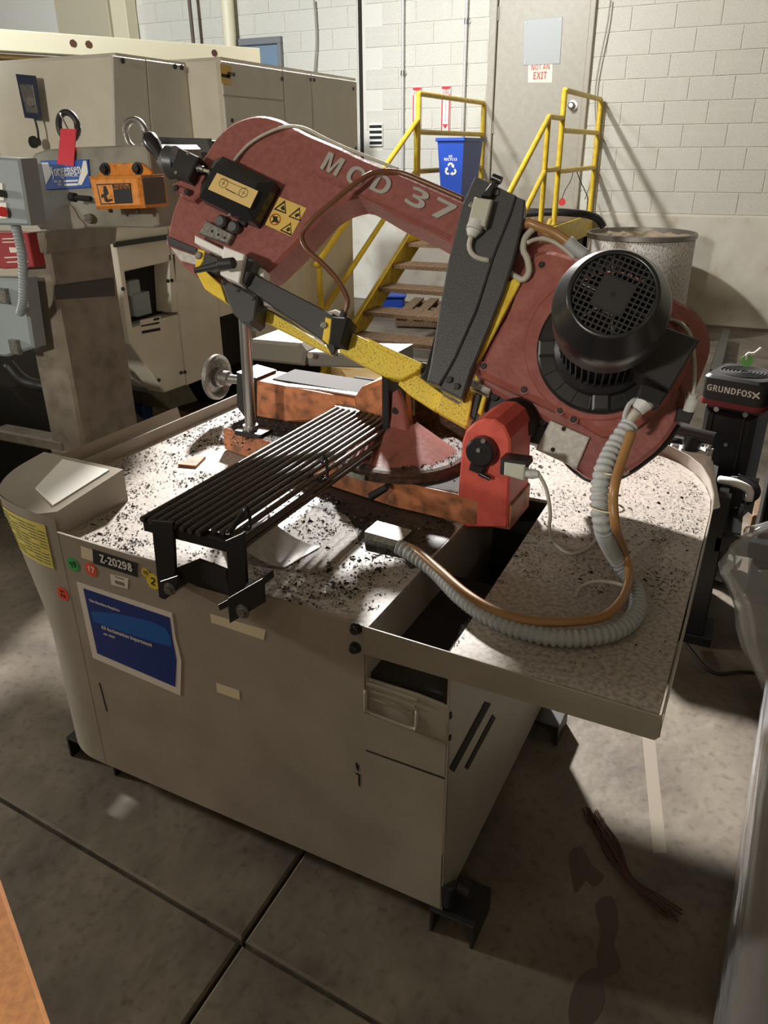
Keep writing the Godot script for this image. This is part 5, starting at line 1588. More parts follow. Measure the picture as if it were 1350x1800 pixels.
	var gx := Transform3D(Basis(Vector3(0, 0, 1), 0.06), Vector3(mc.x, mc.y, 0.488))
	for k in range(-7, 8):
		var o := k * 0.0112
		var half := sqrt(maxf(0.0815 * 0.0815 - o * o, 0.0))
		if half < 0.01: continue
		s.box(Vector3(0, o, 0), Vector3(half * 2, 0.0034, 0.004), 0.0, gx)
		s.box(Vector3(o, 0, 0.0002), Vector3(0.0034, half * 2, 0.004), 0.0, gx)
	obj("grille_bars", s, M.black, cw)
	s = Shape.new()
	s.box(Vector3(0, 0, 0.0005), Vector3(0.066, 0.066, 0.005), 0.001, gx)
	obj("grille_center", s, M.black, cw)
	s = Shape.new()
	s.cyl(gx * Vector3(0, 0, 0.002), gx * Vector3(0, 0, 0.0042), 0.005, 10)
	obj("center_dimple", s, M.matte_black, cw)
	s = Shape.new()
	s.cyl(Vector3(mc.x, mc.y, 0.40), Vector3(mc.x, mc.y, 0.435), 0.03, 20)
	for k in 6:
		s.box(Vector3(0.05, 0, 0.44), Vector3(0.07, 0.004, 0.05), 0.0, Transform3D(Basis(Vector3(0, 0, 1), TAU * k / 6.0), Vector3(mc.x, mc.y, 0)))
	obj("fan", s, M.steel_dull, cw)
	# terminal box and its gland
	s = Shape.new()
	s.ext(P([0.136, 0.287, 0.232, 0.297, 0.234, 0.164, 0.114, 0.169]), 0.10, 0.21, 0.004)
	var tb := obj("terminal_box", s, M.black, mo)
	s = Shape.new()
	s.ext(P([0.169, 0.151, 0.234, 0.159, 0.232, 0.124, 0.18, 0.119]), 0.13, 0.205, 0.004)
	obj("box_neck", s, M.matte_black, tb)
	s = Shape.new()
	var g0 := Vector3(0.204, 0.145, 0.17)
	var g1 := Vector3(0.195, 0.096, 0.17)
	s.cyl(g0, g0.lerp(g1, 0.45), 0.024, 6)
	s.cyl(g0.lerp(g1, 0.45), g1, 0.022, 20, 0.017, 0.003)
	obj("cable_gland", s, M.gland, tb)
	# loose sleeve ends by the gland
	s = Shape.new()
	s.tube([g1, Vector3(0.192, 0.075, 0.165), Vector3(0.194, 0.046, 0.16)], 0.012, 10)
	obj("cable_end", s, M.cable, tb)
	s = Shape.new()
	s.tube([Vector3(0.178, 0.118, 0.17), Vector3(0.171, 0.098, 0.17), Vector3(0.18, 0.064, 0.165), Vector3(0.203, 0.062, 0.16), Vector3(0.197, 0.032, 0.155)], 0.006, 8)
	obj("sleeve_flap", s, M.hose, tb)
	# cable down the right edge to a small gland
	s = Shape.new()
	s.tube([Vector3(0.132, 0.354, 0.05), Vector3(0.169, 0.354, 0.07), Vector3(0.207, 0.332, 0.09), Vector3(0.239, 0.293, 0.09), Vector3(0.266, 0.257, 0.07), Vector3(0.292, 0.211, 0.05)], 0.0055, 8)
	var ec := hpart("edge_cable", s, M.cable)
	s = Shape.new()
	s.cyl(Vector3(0.29, 0.211, 0.045), Vector3(0.301, 0.185, 0.03), 0.017, 6)
	s.cyl(Vector3(0.286, 0.22, 0.055), Vector3(0.291, 0.209, 0.045), 0.012, 14)
	obj("edge_gland", s, M.gland, ec)
	slab("edge_switch", [0.273, 0.183, 0.314, 0.194, 0.319, 0.158, 0.283, 0.15], -0.03, 0.02, 0.003, M.black, ec)
	# pivot bracket, shield plate
	var br := slab("pivot_bracket", [-0.168, 0.001, 0.013, 0.006, 0.05, -0.012, 0.022, -0.067, -0.019, -0.079, -0.108, -0.057, -0.161, -0.063], -0.07, -0.02, 0.003, M.black)
	bolt(Vector3(-0.151, -0.015, -0.02), 0.012, 0.01, M.gloss_black, br)
	bolt(Vector3(-0.004, -0.011, -0.02), 0.012, 0.01, M.gloss_black, br)
	s = Shape.new()
	s.cyl(head_frame().affine_inverse() * Vector3(-0.137, 1.025, -0.70), head_frame().affine_inverse() * Vector3(-0.137, 1.025, -0.85), 0.06, 28)
	obj("pivot_barrel", s, M.rust_shaded, br)
	var sh := slab("shield_plate", [0.014, 0, 0.125, 0.01, 0.138, -0.076, 0.021, -0.086], 0.002, 0.012, 0.003, M.alu, null, "bare aluminium shield plate")
	for p in [Vector3(0.056, -0.004, 0.012), Vector3(0.06, -0.065, 0.012)]:
		s = Shape.new()
		s.cyl(p - Vector3(0, 0, 0.001), p + Vector3(0, 0, 0.0012), 0.006, 14)
		obj("hole", s, M.matte_black, sh)
	slab("steel_corner", [-0.236, -0.002, -0.165, 0, -0.162, -0.023, -0.227, -0.029], -0.03, 0.0, 0.004, M.steel_dull)
	# big black textured cover with the limit switch
	var bp := slab("black_cover", [-0.483, 0.452, -0.357, 0.452, -0.346, 0.409, -0.326, 0.288, -0.292, 0.145, -0.275, 0.009, -0.274, -0.046, -0.275, -0.073, -0.31, -0.079, -0.325, -0.035, -0.371, 0.078, -0.426, 0.221, -0.473, 0.369], 0.03, 0.09, 0.004, M.plate, null, "black wrinkle painted folded cover")
	slab("folded_side", [-0.358, 0.453, -0.332, 0.454, -0.309, 0.406, -0.276, 0.3, -0.258, 0.225, -0.241, 0.129, -0.229, 0.047, -0.223, 0.003, -0.204, -0.075, -0.272, -0.078, -0.274, -0.045, -0.276, 0.009, -0.292, 0.145, -0.327, 0.288, -0.347, 0.41], 0.02, 0.084, 0.004, M.plate, bp)
	slab("dark_edge", [-0.346, -0.048, -0.372, 0.044, -0.341, -0.028, -0.322, -0.074, -0.342, -0.071], 0.0, 0.03, 0.002, M.matte_black, bp)
	var sw := slab("limit_switch", [-0.443, 0.39, -0.397, 0.404, -0.377, 0.336, -0.422, 0.322], 0.095, 0.125, 0.004, M.switch_box, bp, "pale limit switch with a roller lever")
	s = Shape.new()
	s.cyl(Vector3(-0.407, 0.34, 0.11), Vector3(-0.403, 0.318, 0.11), 0.021, 18)
	s.cyl(Vector3(-0.403, 0.318, 0.11), Vector3(-0.399, 0.3, 0.11), 0.020, 18, 0.013, 0.003)
	obj("cable_gland", s, M.gland, sw)
	s = Shape.new()
	s.tube([Vector3(-0.4, 0.3, 0.11), Vector3(-0.393, 0.278, 0.105), Vector3(-0.377, 0.265, 0.1), Vector3(-0.356, 0.264, 0.095), Vector3(-0.331, 0.272, 0.09)], 0.007, 10)
	obj("switch_cable", s, M.cable, sw)
	slab("lever_bracket", [-0.43, 0.402, -0.407, 0.41, -0.413, 0.452, -0.412, 0.468, -0.427, 0.465, -0.425, 0.44], 0.09, 0.12, 0.003, M.black, sw)
	s = Shape.new()
	s.cyl(Vector3(-0.43, 0.457, 0.115), Vector3(-0.404, 0.459, 0.115), 0.010, 12)
	obj("lever_roller", s, M.gloss_black, sw)
	for p in [Vector3(-0.408, 0.434, 0.092), Vector3(-0.447, 0.378, 0.092), Vector3(-0.39, 0.327, 0.092), Vector3(-0.259, -0.048, 0.09), Vector3(-0.233, -0.053, 0.088)]:
		bolt(p, 0.0085, 0.006, M.steel_dull if p.y > 0.2 else M.black, bp)
	# hose clip block and hoses at the top of the drive cover
	slab("clip_block", [-0.315, 0.401, -0.302, 0.433, -0.273, 0.413, -0.289, 0.379], 0.0, 0.05, 0.004, M.black)
	s = Shape.new()
	s.tube([Vector3(-0.316, 0.399, 0.05), Vector3(-0.298, 0.413, 0.06), Vector3(-0.273, 0.415, 0.06), Vector3(-0.226, 0.421, 0.055), Vector3(-0.178, 0.416, 0.05), Vector3(-0.136, 0.412, 0.04)], 0.0135, 10)
	hpart("amber_hose", s, M.tan_hose)
	s = Shape.new()
	s.tube([Vector3(-0.185, 0.417, 0.055), Vector3(-0.157, 0.41, 0.05), Vector3(-0.125, 0.407, 0.045)], 0.0165, 12)
	hpart("hose_sleeve", s, M.hose)
	s = Shape.new()
	s.tube([Vector3(-0.28, 0.411, 0.055), Vector3(-0.286, 0.372, 0.06), Vector3(-0.273, 0.344, 0.06), Vector3(-0.252, 0.329, 0.06), Vector3(-0.23, 0.301, 0.06), Vector3(-0.234, 0.278, 0.055), Vector3(-0.259, 0.277, 0.05), Vector3(-0.283, 0.281, 0.045)], 0.009, 10)
	hpart("clear_hose", s, M.cable)
	s = Shape.new()
	s.tube([Vector3(-0.275, 0.364, 0.06), Vector3(-0.257, 0.388, 0.055), Vector3(-0.222, 0.401, 0.05), Vector3(-0.177, 0.396, 0.05), Vector3(-0.147, 0.388, 0.045)], 0.006, 8)
	hpart("clear_hose", s, M.cable)
	s = Shape.new()
	s.tube([Vector3(-0.258, 0.274, 0.05), Vector3(-0.239, 0.229, 0.05), Vector3(-0.231, 0.173, 0.05), Vector3(-0.234, 0.129, 0.05), Vector3(-0.238, 0.083, 0.05)], 0.0065, 8)
	hpart("clear_hose", s, M.brown_hose)
	# yellow blade guards
	var yg := slab("blade_guard", [-0.609, -0.059, -0.549, -0.053, -0.437, -0.048, -0.371, -0.041, -0.366, -0.06, -0.394, -0.104, -0.438, -0.117, -0.593, -0.12], -0.03, 0.02, 0.003, M.yellow, null, "scuffed yellow blade guard")
	slab("guard_flange", [-0.547, -0.05, -0.365, -0.036, -0.361, -0.055, -0.41, -0.053, -0.503, -0.061], 0.02, 0.026, 0.002, M.yellow, yg)
	bolt(Vector3(-0.596, -0.071, 0.02), 0.010, 0.008, M.steel_dull, yg)
	slab("rear_guard", [-0.414, -0.074, -0.367, -0.067, -0.286, -0.077, -0.269, -0.107, -0.275, -0.129, -0.36, -0.125, -0.403, -0.116], -0.05, -0.01, 0.003, M.yellow)
	var yb := slab("guide_cover", [-0.274, -0.083, -0.218, -0.084, -0.211, -0.077, -0.221, -0.038, -0.201, -0.036, -0.184, -0.074, -0.166, -0.122, -0.172, -0.129, -0.262, -0.13], -0.03, 0.03, 0.003, M.yellow, null, "bright yellow blade guide cover")
	slab("guide_roller", [-0.196, -0.034, -0.179, -0.032, -0.157, -0.098, -0.175, -0.097], -0.03, 0.02, 0.003, M.black, yb)
	slab("guide_roller", [-0.177, -0.03, -0.165, -0.03, -0.151, -0.079, -0.165, -0.08], -0.03, 0.015, 0.003, M.yellow_clean, yb)
	slab("blade_housing", [-0.38, -0.027, -0.351, -0.019, -0.288, -0.076, -0.358, -0.069], -0.07, -0.02, 0.003, M.black)
	slab("yellow_backing", [-0.273, 0.243, -0.256, 0.272, -0.235, 0.266, -0.226, 0.122, -0.223, 0.06, -0.227, 0.026, -0.243, 0.052], 0.046, 0.058, 0.003, M.yellow_clean)
	slab("strip_guard", [-0.892, -0.126, -0.859, -0.116, -0.624, -0.123, -0.622, -0.136, -0.66, -0.139, -0.876, -0.151], -0.04, 0.0, 0.002, M.yellow, null, "yellow strip guard under the guide arm")
	slab("blade", [-0.907, -0.113, -0.615, -0.099, -0.608, -0.11, -0.897, -0.127], -0.033, -0.031, 0.0, M.steel)
	# guide arm with holders
	var ga := slab("guide_arm", [-0.948, -0.052, -0.648, -0.042, -0.629, -0.083, -0.635, -0.12, -0.875, -0.103, -0.937, -0.096], 0.0, 0.06, 0.004, M.beam, null, "dark grey sliding guide arm")
	slab("chip_crust", [-0.867, -0.097, -0.826, -0.091, -0.815, -0.103, -0.852, -0.115], 0.03, 0.05, 0.004, M.tray, ga)
	slab("guide_holder", [-0.639, -0.052, -0.592, -0.032, -0.571, -0.106, -0.608, -0.115], 0.0, 0.085, 0.005, M.matte_black, ga)
	slab("swarf_bank", [-0.673, -0.046, -0.653, -0.025, -0.619, -0.024, -0.62, -0.035], 0.0, 0.05, 0.004, M.tray, ga)
	slab("yellow_strap", [-0.659, -0.06, -0.635, -0.055, -0.62, -0.093, -0.611, -0.122, -0.634, -0.118], 0.062, 0.068, 0.002, M.yellow_clean, ga)
	bolt(Vector3(-0.648, -0.083, 0.07), 0.009, 0.008, M.steel_dull, ga)
	slab("scraper", [-0.642, -0.117, -0.609, -0.108, -0.596, -0.132, -0.606, -0.138], 0.0, 0.03, 0.002, M.black, ga)
	slab("post_bracket", [-0.992, -0.113, -0.863, -0.106, -0.836, -0.165, -0.843, -0.183, -0.863, -0.19, -0.906, -0.18], 0.0, 0.08, 0.004, M.beam, ga)
	for p in [Vector3(-0.974, -0.119, 0.08), Vector3(-0.924, -0.117, 0.08), Vector3(-0.87, -0.115, 0.08)]:
		bolt(p, 0.006, 0.004, M.black, ga)
	# rail, clamp and lever on the left
	var rail := slab("slide_rail", [-1.156, -0.036, -0.905, -0.025, -0.895, -0.047, -1.145, -0.055], 0.0, 0.045, 0.003, M.bright, null, "pale machined slide rail")
	slab("rail_plate", [-1.163, 0.022, -1.063, 0.023, -1.063, -0.009, -1.166, -0.024], 0.0, 0.02, 0.003, M.steel_dull, rail)
	for p in [Vector3(-1.128, 0.001, 0.02), Vector3(-1.104, 0.001, 0.02), Vector3(-1.081, 0.002, 0.02)]:
		bolt(p, 0.004, 0.002, M.black, rail)
	for p in [Vector3(-1.118, 0.043, 0), Vector3(-1.073, 0.046, 0)]:
		s = Shape.new()
		s.spin(p, Vector3(0, -0.2, 1), [[0.0, 0.0], [0.019, 0.0], [0.019, 0.022], [0.013, 0.03], [0.0, 0.03]], 18)
		obj("clamp_knob", s, M.beam, rail)
	var cb := slab("clamp_block", [-1.015, -0.031, -0.945, -0.023, -0.917, -0.1, -0.981, -0.105], 0.0, 0.11, 0.003, M.bright, null, "pale clamp block with a black lever")
	slab("clamp_jaw", [-0.957, -0.021, -0.921, -0.019, -0.913, -0.09, -0.93, -0.095], 0.0, 0.09, 0.004, M.beam, cb)
	slab("clamp_plate", [-1.118, -0.069, -1.019, -0.061, -1.013, -0.101, -1.09, -0.117], 0.0, 0.06, 0.003, M.beam, cb)
	slab("yellow_strap", [-1.111, -0.068, -1.089, -0.063, -1.078, -0.091, -1.08, -0.127, -1.093, -0.113], 0.06, 0.065, 0.002, M.yellow_clean, cb)
	slab("yellow_strap", [-1.089, -0.128, -1.072, -0.11, -0.999, -0.125, -0.956, -0.16, -1.037, -0.158], -0.01, 0.05, 0.002, M.yellow_clean, cb)
	bolt(Vector3(-1.096, -0.085, 0.065), 0.011, 0.008, M.steel_dull, cb)
	s = Shape.new()
	s.cyl(Vector3(-1.035, -0.133, 0.14), Vector3(-0.969, -0.085, 0.15), 0.008, 10, 0.011)
	s.cyl(Vector3(-0.973, -0.088, 0.15), Vector3(-0.928, -0.063, 0.16), 0.016, 16, 0.015, 0.004)
	obj("lever", s, M.black, cb)
	# sensor box with the gold label
	s = Shape.new()
	s.ext(P([-1.221, 0.106, -1.218, 0.184, -1.2, 0.203, -1.011, 0.207, -1.007, 0.077, -1.056, 0.07, -1.202, 0.065]), 0.0, 0.075, 0.03)
	var gb := hpart("sensor_box", s, M.gloss_black, "black box with a gold label")
	var gl := slab("gold_label", [-1.169, 0.146, -1.025, 0.155, -1.021, 0.102, -1.169, 0.093], 0.075, 0.0765, 0.0, M.gold, gb)
	s = Shape.new()
	for p in [Vector3(-1.134, 0.129, 0.077), Vector3(-1.063, 0.131, 0.077)]:
		var ring := []
		for k in 21: ring.append(p + Vector3(cos(TAU * k / 20.0), sin(TAU * k / 20.0), 0) * 0.014)
		s.tube(ring, 0.0007, 4)
		s.box(p, Vector3(0.016, 0.0009, 0.0006)); s.box(p, Vector3(0.0009, 0.016, 0.0006))
	s.tube([Vector3(-1.148, 0.137, 0.077), Vector3(-1.062, 0.143, 0.077)], 0.0007, 4); s.tube([Vector3(-1.12, 0.117, 0.077), Vector3(-1.062, 0.119, 0.077)], 0.0007, 4)
	s.box(Vector3(-1.102, 0.118, 0.077), Vector3(0.035, 0.0025, 0.0006))
	obj("label_print", s, M.ink, gl)
	for p in [Vector3(-1.103, 0.197, 0.01), Vector3(-1.102, 0.067, 0.01)]:
		bolt(p + Vector3(0, 0, 0.01), 0.005, 0.004, M.steel, gb)
	slab("mount_lip", [-1.077, 0.073, -1.049, 0.075, -1.048, 0.061, -1.08, 0.058], 0.0, 0.012, 0.002, M.black, gb)
	# tension block, hub and lever at the far left
	var tb2 := slab("tension_block", [-1.328, 0.162, -1.252, 0.165, -1.245, 0.09, -1.313, 0.084], 0.01, 0.07, 0.004, M.black)
	for p in [Vector3(-1.288, 0.157, 0.07), Vector3(-1.292, 0.092, 0.07)]:
		bolt(p, 0.0055, 0.003, M.steel, tb2)
	s = Shape.new()
	var h0 := Vector3(-1.333, 0.128, 0.035)
	var h1 := Vector3(-1.385, 0.102, 0.035)
	s.cyl(h0, h0.lerp(h1, 0.45), 0.045, 28, 0.048)
	s.cyl(h0.lerp(h1, 0.45), h1, 0.048, 28, 0.018)
	obj("tension_hub", s, M.beam, tb2)
	s = Shape.new()
	s.spin(Vector3(-1.438, 0.144, 0.05), Vector3(-1.351, 0.102, 0.05) - Vector3(-1.438, 0.144, 0.05), [[0.0, -0.024], [0.016, -0.02], [0.024, -0.006], [0.024, 0.02], [0.018, 0.045], [0.013, 0.085], [0.012, 0.10]], 20, true)
	obj("tension_lever", s, M.gloss_black, tb2)
	slab("tension_slide", [-1.317, 0.067, -1.267, 0.133, -1.183, 0.138, -1.167, 0.123, -1.206, 0.095, -1.227, 0.053, -1.27, 0.046], 0.0, 0.03, 0.006, M.red, tb2)
	slab("slide_lug", [-1.307, 0.064, -1.244, 0.075, -1.243, 0.056, -1.294, 0.051], 0.02, 0.045, 0.004, M.red, tb2)
	bolt(Vector3(-1.286, 0.057, 0.045), 0.009, 0.006, M.black, tb2)
	bolt(Vector3(-1.247, 0.062, 0.045), 0.009, 0.006, M.black, tb2)
	s = Shape.new()
	s.cyl(Vector3(-1.265, 0.136, 0.05), Vector3(-1.243, 0.139, 0.05), 0.013, 6)
	s.cyl(Vector3(-1.243, 0.139, 0.05), Vector3(-1.231, 0.141, 0.05), 0.010, 12)
	obj("cable_gland", s, M.steel, tb2)
	# cables over the bow
	s = Shape.new()
	s.tube([Vector3(-1.236, 0.14, 0.05), Vector3(-1.212, 0.144, 0.05), Vector3(-1.189, 0.157, 0.045), Vector3(-1.178, 0.174, 0.03), Vector3(-1.176, 0.196, 0.02)], 0.0048, 8)
	hpart("sensor_cable", s, M.cable)
	s = Shape.new()
	s.tube([Vector3(-1.18, 0.196, 0.02), Vector3(-1.18, 0.236, 0.012), Vector3(-1.167, 0.281, 0.01), Vector3(-1.133, 0.329, 0.012), Vector3(-1.088, 0.369, 0.014), Vector3(-1.035, 0.389, 0.012), Vector3(-0.965, 0.39, 0.01), Vector3(-0.907, 0.392, 0.008), Vector3(-0.813, 0.399, 0.006), Vector3(-0.719, 0.405, 0.006)], 0.0048, 8)
	hpart("sensor_cable", s, M.cable)
	s = Shape.new()
	s.tube([Vector3(-0.623, -0.026, 0.05), Vector3(-0.631, 0.011, 0.06), Vector3(-0.685, 0.045, 0.06), Vector3(-0.751, 0.066, 0.06), Vector3(-0.819, 0.081, 0.05), Vector3(-0.856, 0.111, 0.045), Vector3(-0.849, 0.158, 0.05), Vector3(-0.823, 0.226, 0.05), Vector3(-0.79, 0.309, 0.045), Vector3(-0.763, 0.362, 0.03), Vector3(-0.711, 0.395, 0.015), Vector3(-0.623, 0.405, 0.01), Vector3(-0.506, 0.411, 0.008)], 0.0075, 10)
	hpart("coolant_hose", s, M.brown_hose, "thin brown coolant hose")
	s = Shape.new()
	s.cyl(Vector3(-0.627, -0.017, 0.05), Vector3(-0.62, -0.038, 0.05), 0.010, 12)
	hpart("hose_nipple", s, M.black)
	# warning decal
	var wd := slab("warning_decal", [-1.005, 0.185, -0.909, 0.193, -0.907, 0.101, -0.999, 0.095], 0.0, 0.0012, 0.0, M.decal, null, "yellow decal with four warning symbols")
	for d in [[[-0.981, 0.184, -0.956, 0.151, -0.999, 0.146], [-0.978, 0.176, -0.962, 0.154, -0.992, 0.151]], [[-0.929, 0.187, -0.904, 0.152, -0.946, 0.147], [-0.926, 0.179, -0.909, 0.155, -0.94, 0.151]], [[-0.929, 0.136, -0.906, 0.103, -0.948, 0.101], [-0.927, 0.13, -0.912, 0.107, -0.942, 0.105]]]:
		slab("triangle", d[0], 0.0012, 0.0018, 0.0, M.ink, wd)
		slab("triangle_field", d[1], 0.0018, 0.0022, 0.0, M.decal, wd)
	s = Shape.new()
	var cc := Vector3(-0.978, 0.122, 0.002)
	var rp := []
	for k in 25: rp.append(cc + Vector3(cos(TAU * k / 24.0), sin(TAU * k / 24.0), 0) * 0.0165)
	s.tube(rp, 0.0013, 4)
	s.box(Vector3.ZERO, Vector3(0.032, 0.0025, 0.001), 0.0, Transform3D(Basis(Vector3(0, 0, 1), -0.6), cc))
	obj("ban_ring", s, M.decal_red, wd)
	s = Shape.new()
	for p in [[-0.981, 0.16, -0.976, 0.17, -0.965, 0.158, -0.976, 0.155], [-0.931, 0.16, -0.922, 0.171, -0.916, 0.163, -0.924, 0.155], [-0.932, 0.112, -0.925, 0.123, -0.918, 0.113, -0.925, 0.108], [-0.991, 0.127, -0.974, 0.133, -0.974, 0.126, -0.961, 0.119, -0.976, 0.115, -0.984, 0.108, -0.983, 0.12]]:
		s.ext(P(p), 0.0022, 0.0028)
	obj("symbols", s, M.ink, wd)

# ---------------------------------------------------------------- pump skid, right
func pump(at: Vector3, k: float, label: String, sign_text: bool):
	var t := thing("coolant_pump", label, "pump", at, -0.28)
	var s := Shape.new()
	s.box(Vector3(0, 0.50, 0), Vector3(0.20, 0.46, 0.20), 0.02)
	var body := obj("motor_case", s, M.gloss_black, t)
	for x in [-0.06, 0.06]:
		s = Shape.new()
		s.box(Vector3(x, 0.50, 0.103), Vector3(0.005, 0.44, 0.008), 0.001)
		obj("case_rib", s, M.black, body)
	s = Shape.new()
	s.cyl(Vector3(0.01, 0.60, 0.10), Vector3(0.01, 0.60, 0.106), 0.008, 10)
	s.cyl(Vector3(-0.05, 0.735, 0.10), Vector3(-0.05, 0.735, 0.108), 0.010, 10)
	s.cyl(Vector3(0.06, 0.735, 0.10), Vector3(0.06, 0.735, 0.108), 0.010, 10)
	obj("case_screw", s, M.steel, body)
	s = Shape.new()
	var p := PackedVector2Array()
	for c in [[0.085, 0.085, 0.0], [-0.085, 0.085, PI / 2], [-0.085, -0.085, PI], [0.085, -0.085, 1.5 * PI]]:
		for i in 5:
			var a: float = c[2] + PI / 2 * i / 4.0
			p.append(Vector2(c[0] + cos(a) * 0.035, c[1] + sin(a) * 0.035))
	s.ext(p, 0.0, 0.115, 0.012, on_y(0.755), true)
	var cap := obj("motor_cap", s, M.black, t)
	s = Shape.new()
	s.ext(Shape.inset(Shape.ccw(p), -0.002), 0.0, 0.022, 0.0, on_y(0.752), true)
	obj("red_band", s, mat(Color8(120, 36, 40), 0.5), cap)
	for i in 6:
		s = Shape.new()
		var ring := []
		for j in 33:
			ring.append(Vector3(cos(TAU * j / 32.0), 0, sin(TAU * j / 32.0)) * (0.02 + i * 0.014) + Vector3(0, 0.871, 0))
		s.tube(ring, 0.003, 5)
		obj("vent_ring", s, M.matte_black, cap)
	if sign_text:
		text("GRUNDFOS", 0.024, M.white, cap, Transform3D(Basis(), Vector3(-0.012, 0.82, 0.1208)), 0.001, 0.95)
		s = Shape.new()
		s.box(Vector3.ZERO, Vector3(0.034, 0.006, 0.001), 0.0, Transform3D(Basis(Vector3(0, 0, 1), 0.9), Vector3(0.088, 0.82, 0.1208)))
		s.box(Vector3.ZERO, Vector3(0.034, 0.006, 0.001), 0.0, Transform3D(Basis(Vector3(0, 0, 1), -0.6), Vector3(0.088, 0.82, 0.1208)))
		obj("emblem", s, M.white, cap)
	s = Shape.new()
	s.box(Vector3(-0.103, 0.68, 0.04), Vector3(0.004, 0.11, 0.06))
	obj("rating_label", s, M.paper, t)
	s = Shape.new()
	s.cyl(Vector3(0, 0.02, 0), Vector3(0, 0.28, 0), 0.075, 24)
	s.box(Vector3(0, 0.02, 0), Vector3(0.22, 0.04, 0.22), 0.008)
	obj("pump_foot", s, M.steel_dull, t)

func build_pump():
	pump(Vector3(0.02, 0.02, -3.28), 1.0, "black coolant pump with red band and maker's name on its cap", true)
	var t := thing("pump_skid", "black steel frame standing behind the saw's tray under the pumps", "frame", Vector3(0.1, 0, -3.1))
	var back := Transform3D(Basis(), Vector3(-0.1, 0, 3.1))
	var s := Shape.new()
	s.box(Vector3(0.015, 0.30, -2.70), Vector3(0.07, 0.60, 0.05), 0.004)
	s.box(Vector3(0.025, 0.30, -2.74), Vector3(0.03, 0.60, 0.06), 0.004)
	obj("upright", s, M.gloss_black, t, back)
	s = Shape.new()
	s.box(Vector3(0.02, 0.02, -2.74), Vector3(0.12, 0.04, 0.16), 0.004)
	obj("foot_plate", s, M.gloss_black, t, back)
	s = Shape.new()
	s.box(Vector3(0.08, 0.42, -2.98), Vector3(0.05, 0.06, 0.5), 0.004)
	s.box(Vector3(0.25, 0.42, -2.70), Vector3(0.45, 0.06, 0.05), 0.004)
	obj("cross_member", s, M.gloss_black, t, back)
	var rc := thing("control_cabinet", "matte black cabinet standing right of the red-banded pump", "cabinet", Vector3(0.46, 0, -3.35))
	s = Shape.new()
	s.box(Vector3(0, 0.44, 0), Vector3(0.55, 0.86, 0.42), 0.01)
	obj("cabinet_body", s, M.matte_black, rc)
	s = Shape.new()
	s.box(Vector3(0, 0.46, 0.213), Vector3(0.5, 0.72, 0.01), 0.003)
	obj("cabinet_door", s, M.black, rc)
	s = Shape.new()
	s.box(Vector3(-0.22, 0.29, -2.98), Vector3(0.42, 0.5, 0.36), 0.01)
	obj("hidden_blocker", s, M.matte_black, t, back)  # box hidden behind the tray, placed to shade the floor
	# lower pump head with white valve body
	var lo := thing("valve_manifold", "white valve manifold beside the right edge of the saw's tray", "valve", Vector3(-0.106, 0.719, -2.72))
	s = Shape.new()
	s.box(Vector3(0.0, 0.0, 0.0), Vector3(0.14, 0.045, 0.10), 0.012)
	s.cyl(Vector3(0.05, -0.02, 0.0), Vector3(0.10, -0.14, 0.10), 0.028, 16)
	s.cyl(Vector3(0.0, -0.02, 0.03), Vector3(0.04, -0.14, 0.05), 0.02, 14)
	obj("valve_body", s, M.white, lo)
	for p in [[-0.05, 0.03], [0.06, 0.03], [-0.02, -0.035], [0.05, -0.035]]:
		s = Shape.new()
		s.cyl(Vector3(p[0], 0.02, p[1]), Vector3(p[0], 0.04, p[1]), 0.013, 6)
		obj("hex_bolt", s, M.steel, lo)
	s = Shape.new()
	s.cyl(Vector3(0.0, 0.02, 0), Vector3(0.0, 0.075, 0), 0.03, 14)
	s.cyl(Vector3(-0.06, 0.075, -0.02), Vector3(0.07, 0.072, 0.01), 0.024, 14)
	obj("solenoid", s, M.gloss_black, lo)
	var sm := thing("small_pump_head", "small round black pump head between the red cover and the valve", "pump", Vector3(-0.183, 0.727, -2.84))
	s = Shape.new()
	s.spin(Vector3.ZERO, Vector3.UP, [[0.055, -0.25], [0.055, 0.0], [0.07, 0.01], [0.07, 0.035], [0.062, 0.045], [0.0, 0.045]], 28)
	obj("pump_case", s, M.gloss_black, sm)
	for i in 4:
		s = Shape.new()
		var ring := []
		for j in 25:
			ring.append(Vector3(cos(TAU * j / 24.0), 0, sin(TAU * j / 24.0)) * (0.012 + i * 0.012) + Vector3(0, 0.046, 0))
		s.tube(ring, 0.0025, 5)
		obj("vent_ring", s, M.beam, sm)
	# cable reel like fitting and pipes
	var ft := thing("pipe_fitting", "white elbow and black solenoid plugged in below the valve manifold", "fitting", Vector3(0.063, 0.517, -2.95))
	s = Shape.new()
	s.box(Vector3(-0.01, -0.01, 0.0), Vector3(0.075, 0.075, 0.06), 0.008)
	obj("solenoid", s, M.gloss_black, ft)
	s = Shape.new()
	s.tube([Vector3(-0.06, 0.04, 0.0), Vector3(-0.01, 0.05, 0.03), Vector3(0.045, 0.03, 0.035), Vector3(0.05, -0.01, 0.035)], 0.015, 10)
	obj("elbow", s, M.white, ft)
	for i in 3:
		s = Shape.new()
		s.tube([Vector3(0.0, 0.05 + i * 0.006, -0.02), Vector3(0.05 + i * 0.008, 0.04, -0.01), Vector3(0.065 + i * 0.008, 0.0, 0.0), Vector3(0.05, -0.04, 0.0)], 0.006, 8)
		obj("cable_loop", s, M.gloss_black, ft)
	s = Shape.new()
	s.cyl(Vector3(-0.05, -0.03, 0.01), Vector3(-0.07, -0.18, 0.03), 0.022, 14, 0.028)
	obj("drain_tube", s, M.steel_dull, ft)
	s = Shape.new()
	s.cyl(Vector3(0.03, -0.05, 0.01), Vector3(0.02, -0.12, 0.01), 0.012, 10)
	obj("drain_stub", s, M.steel, ft)
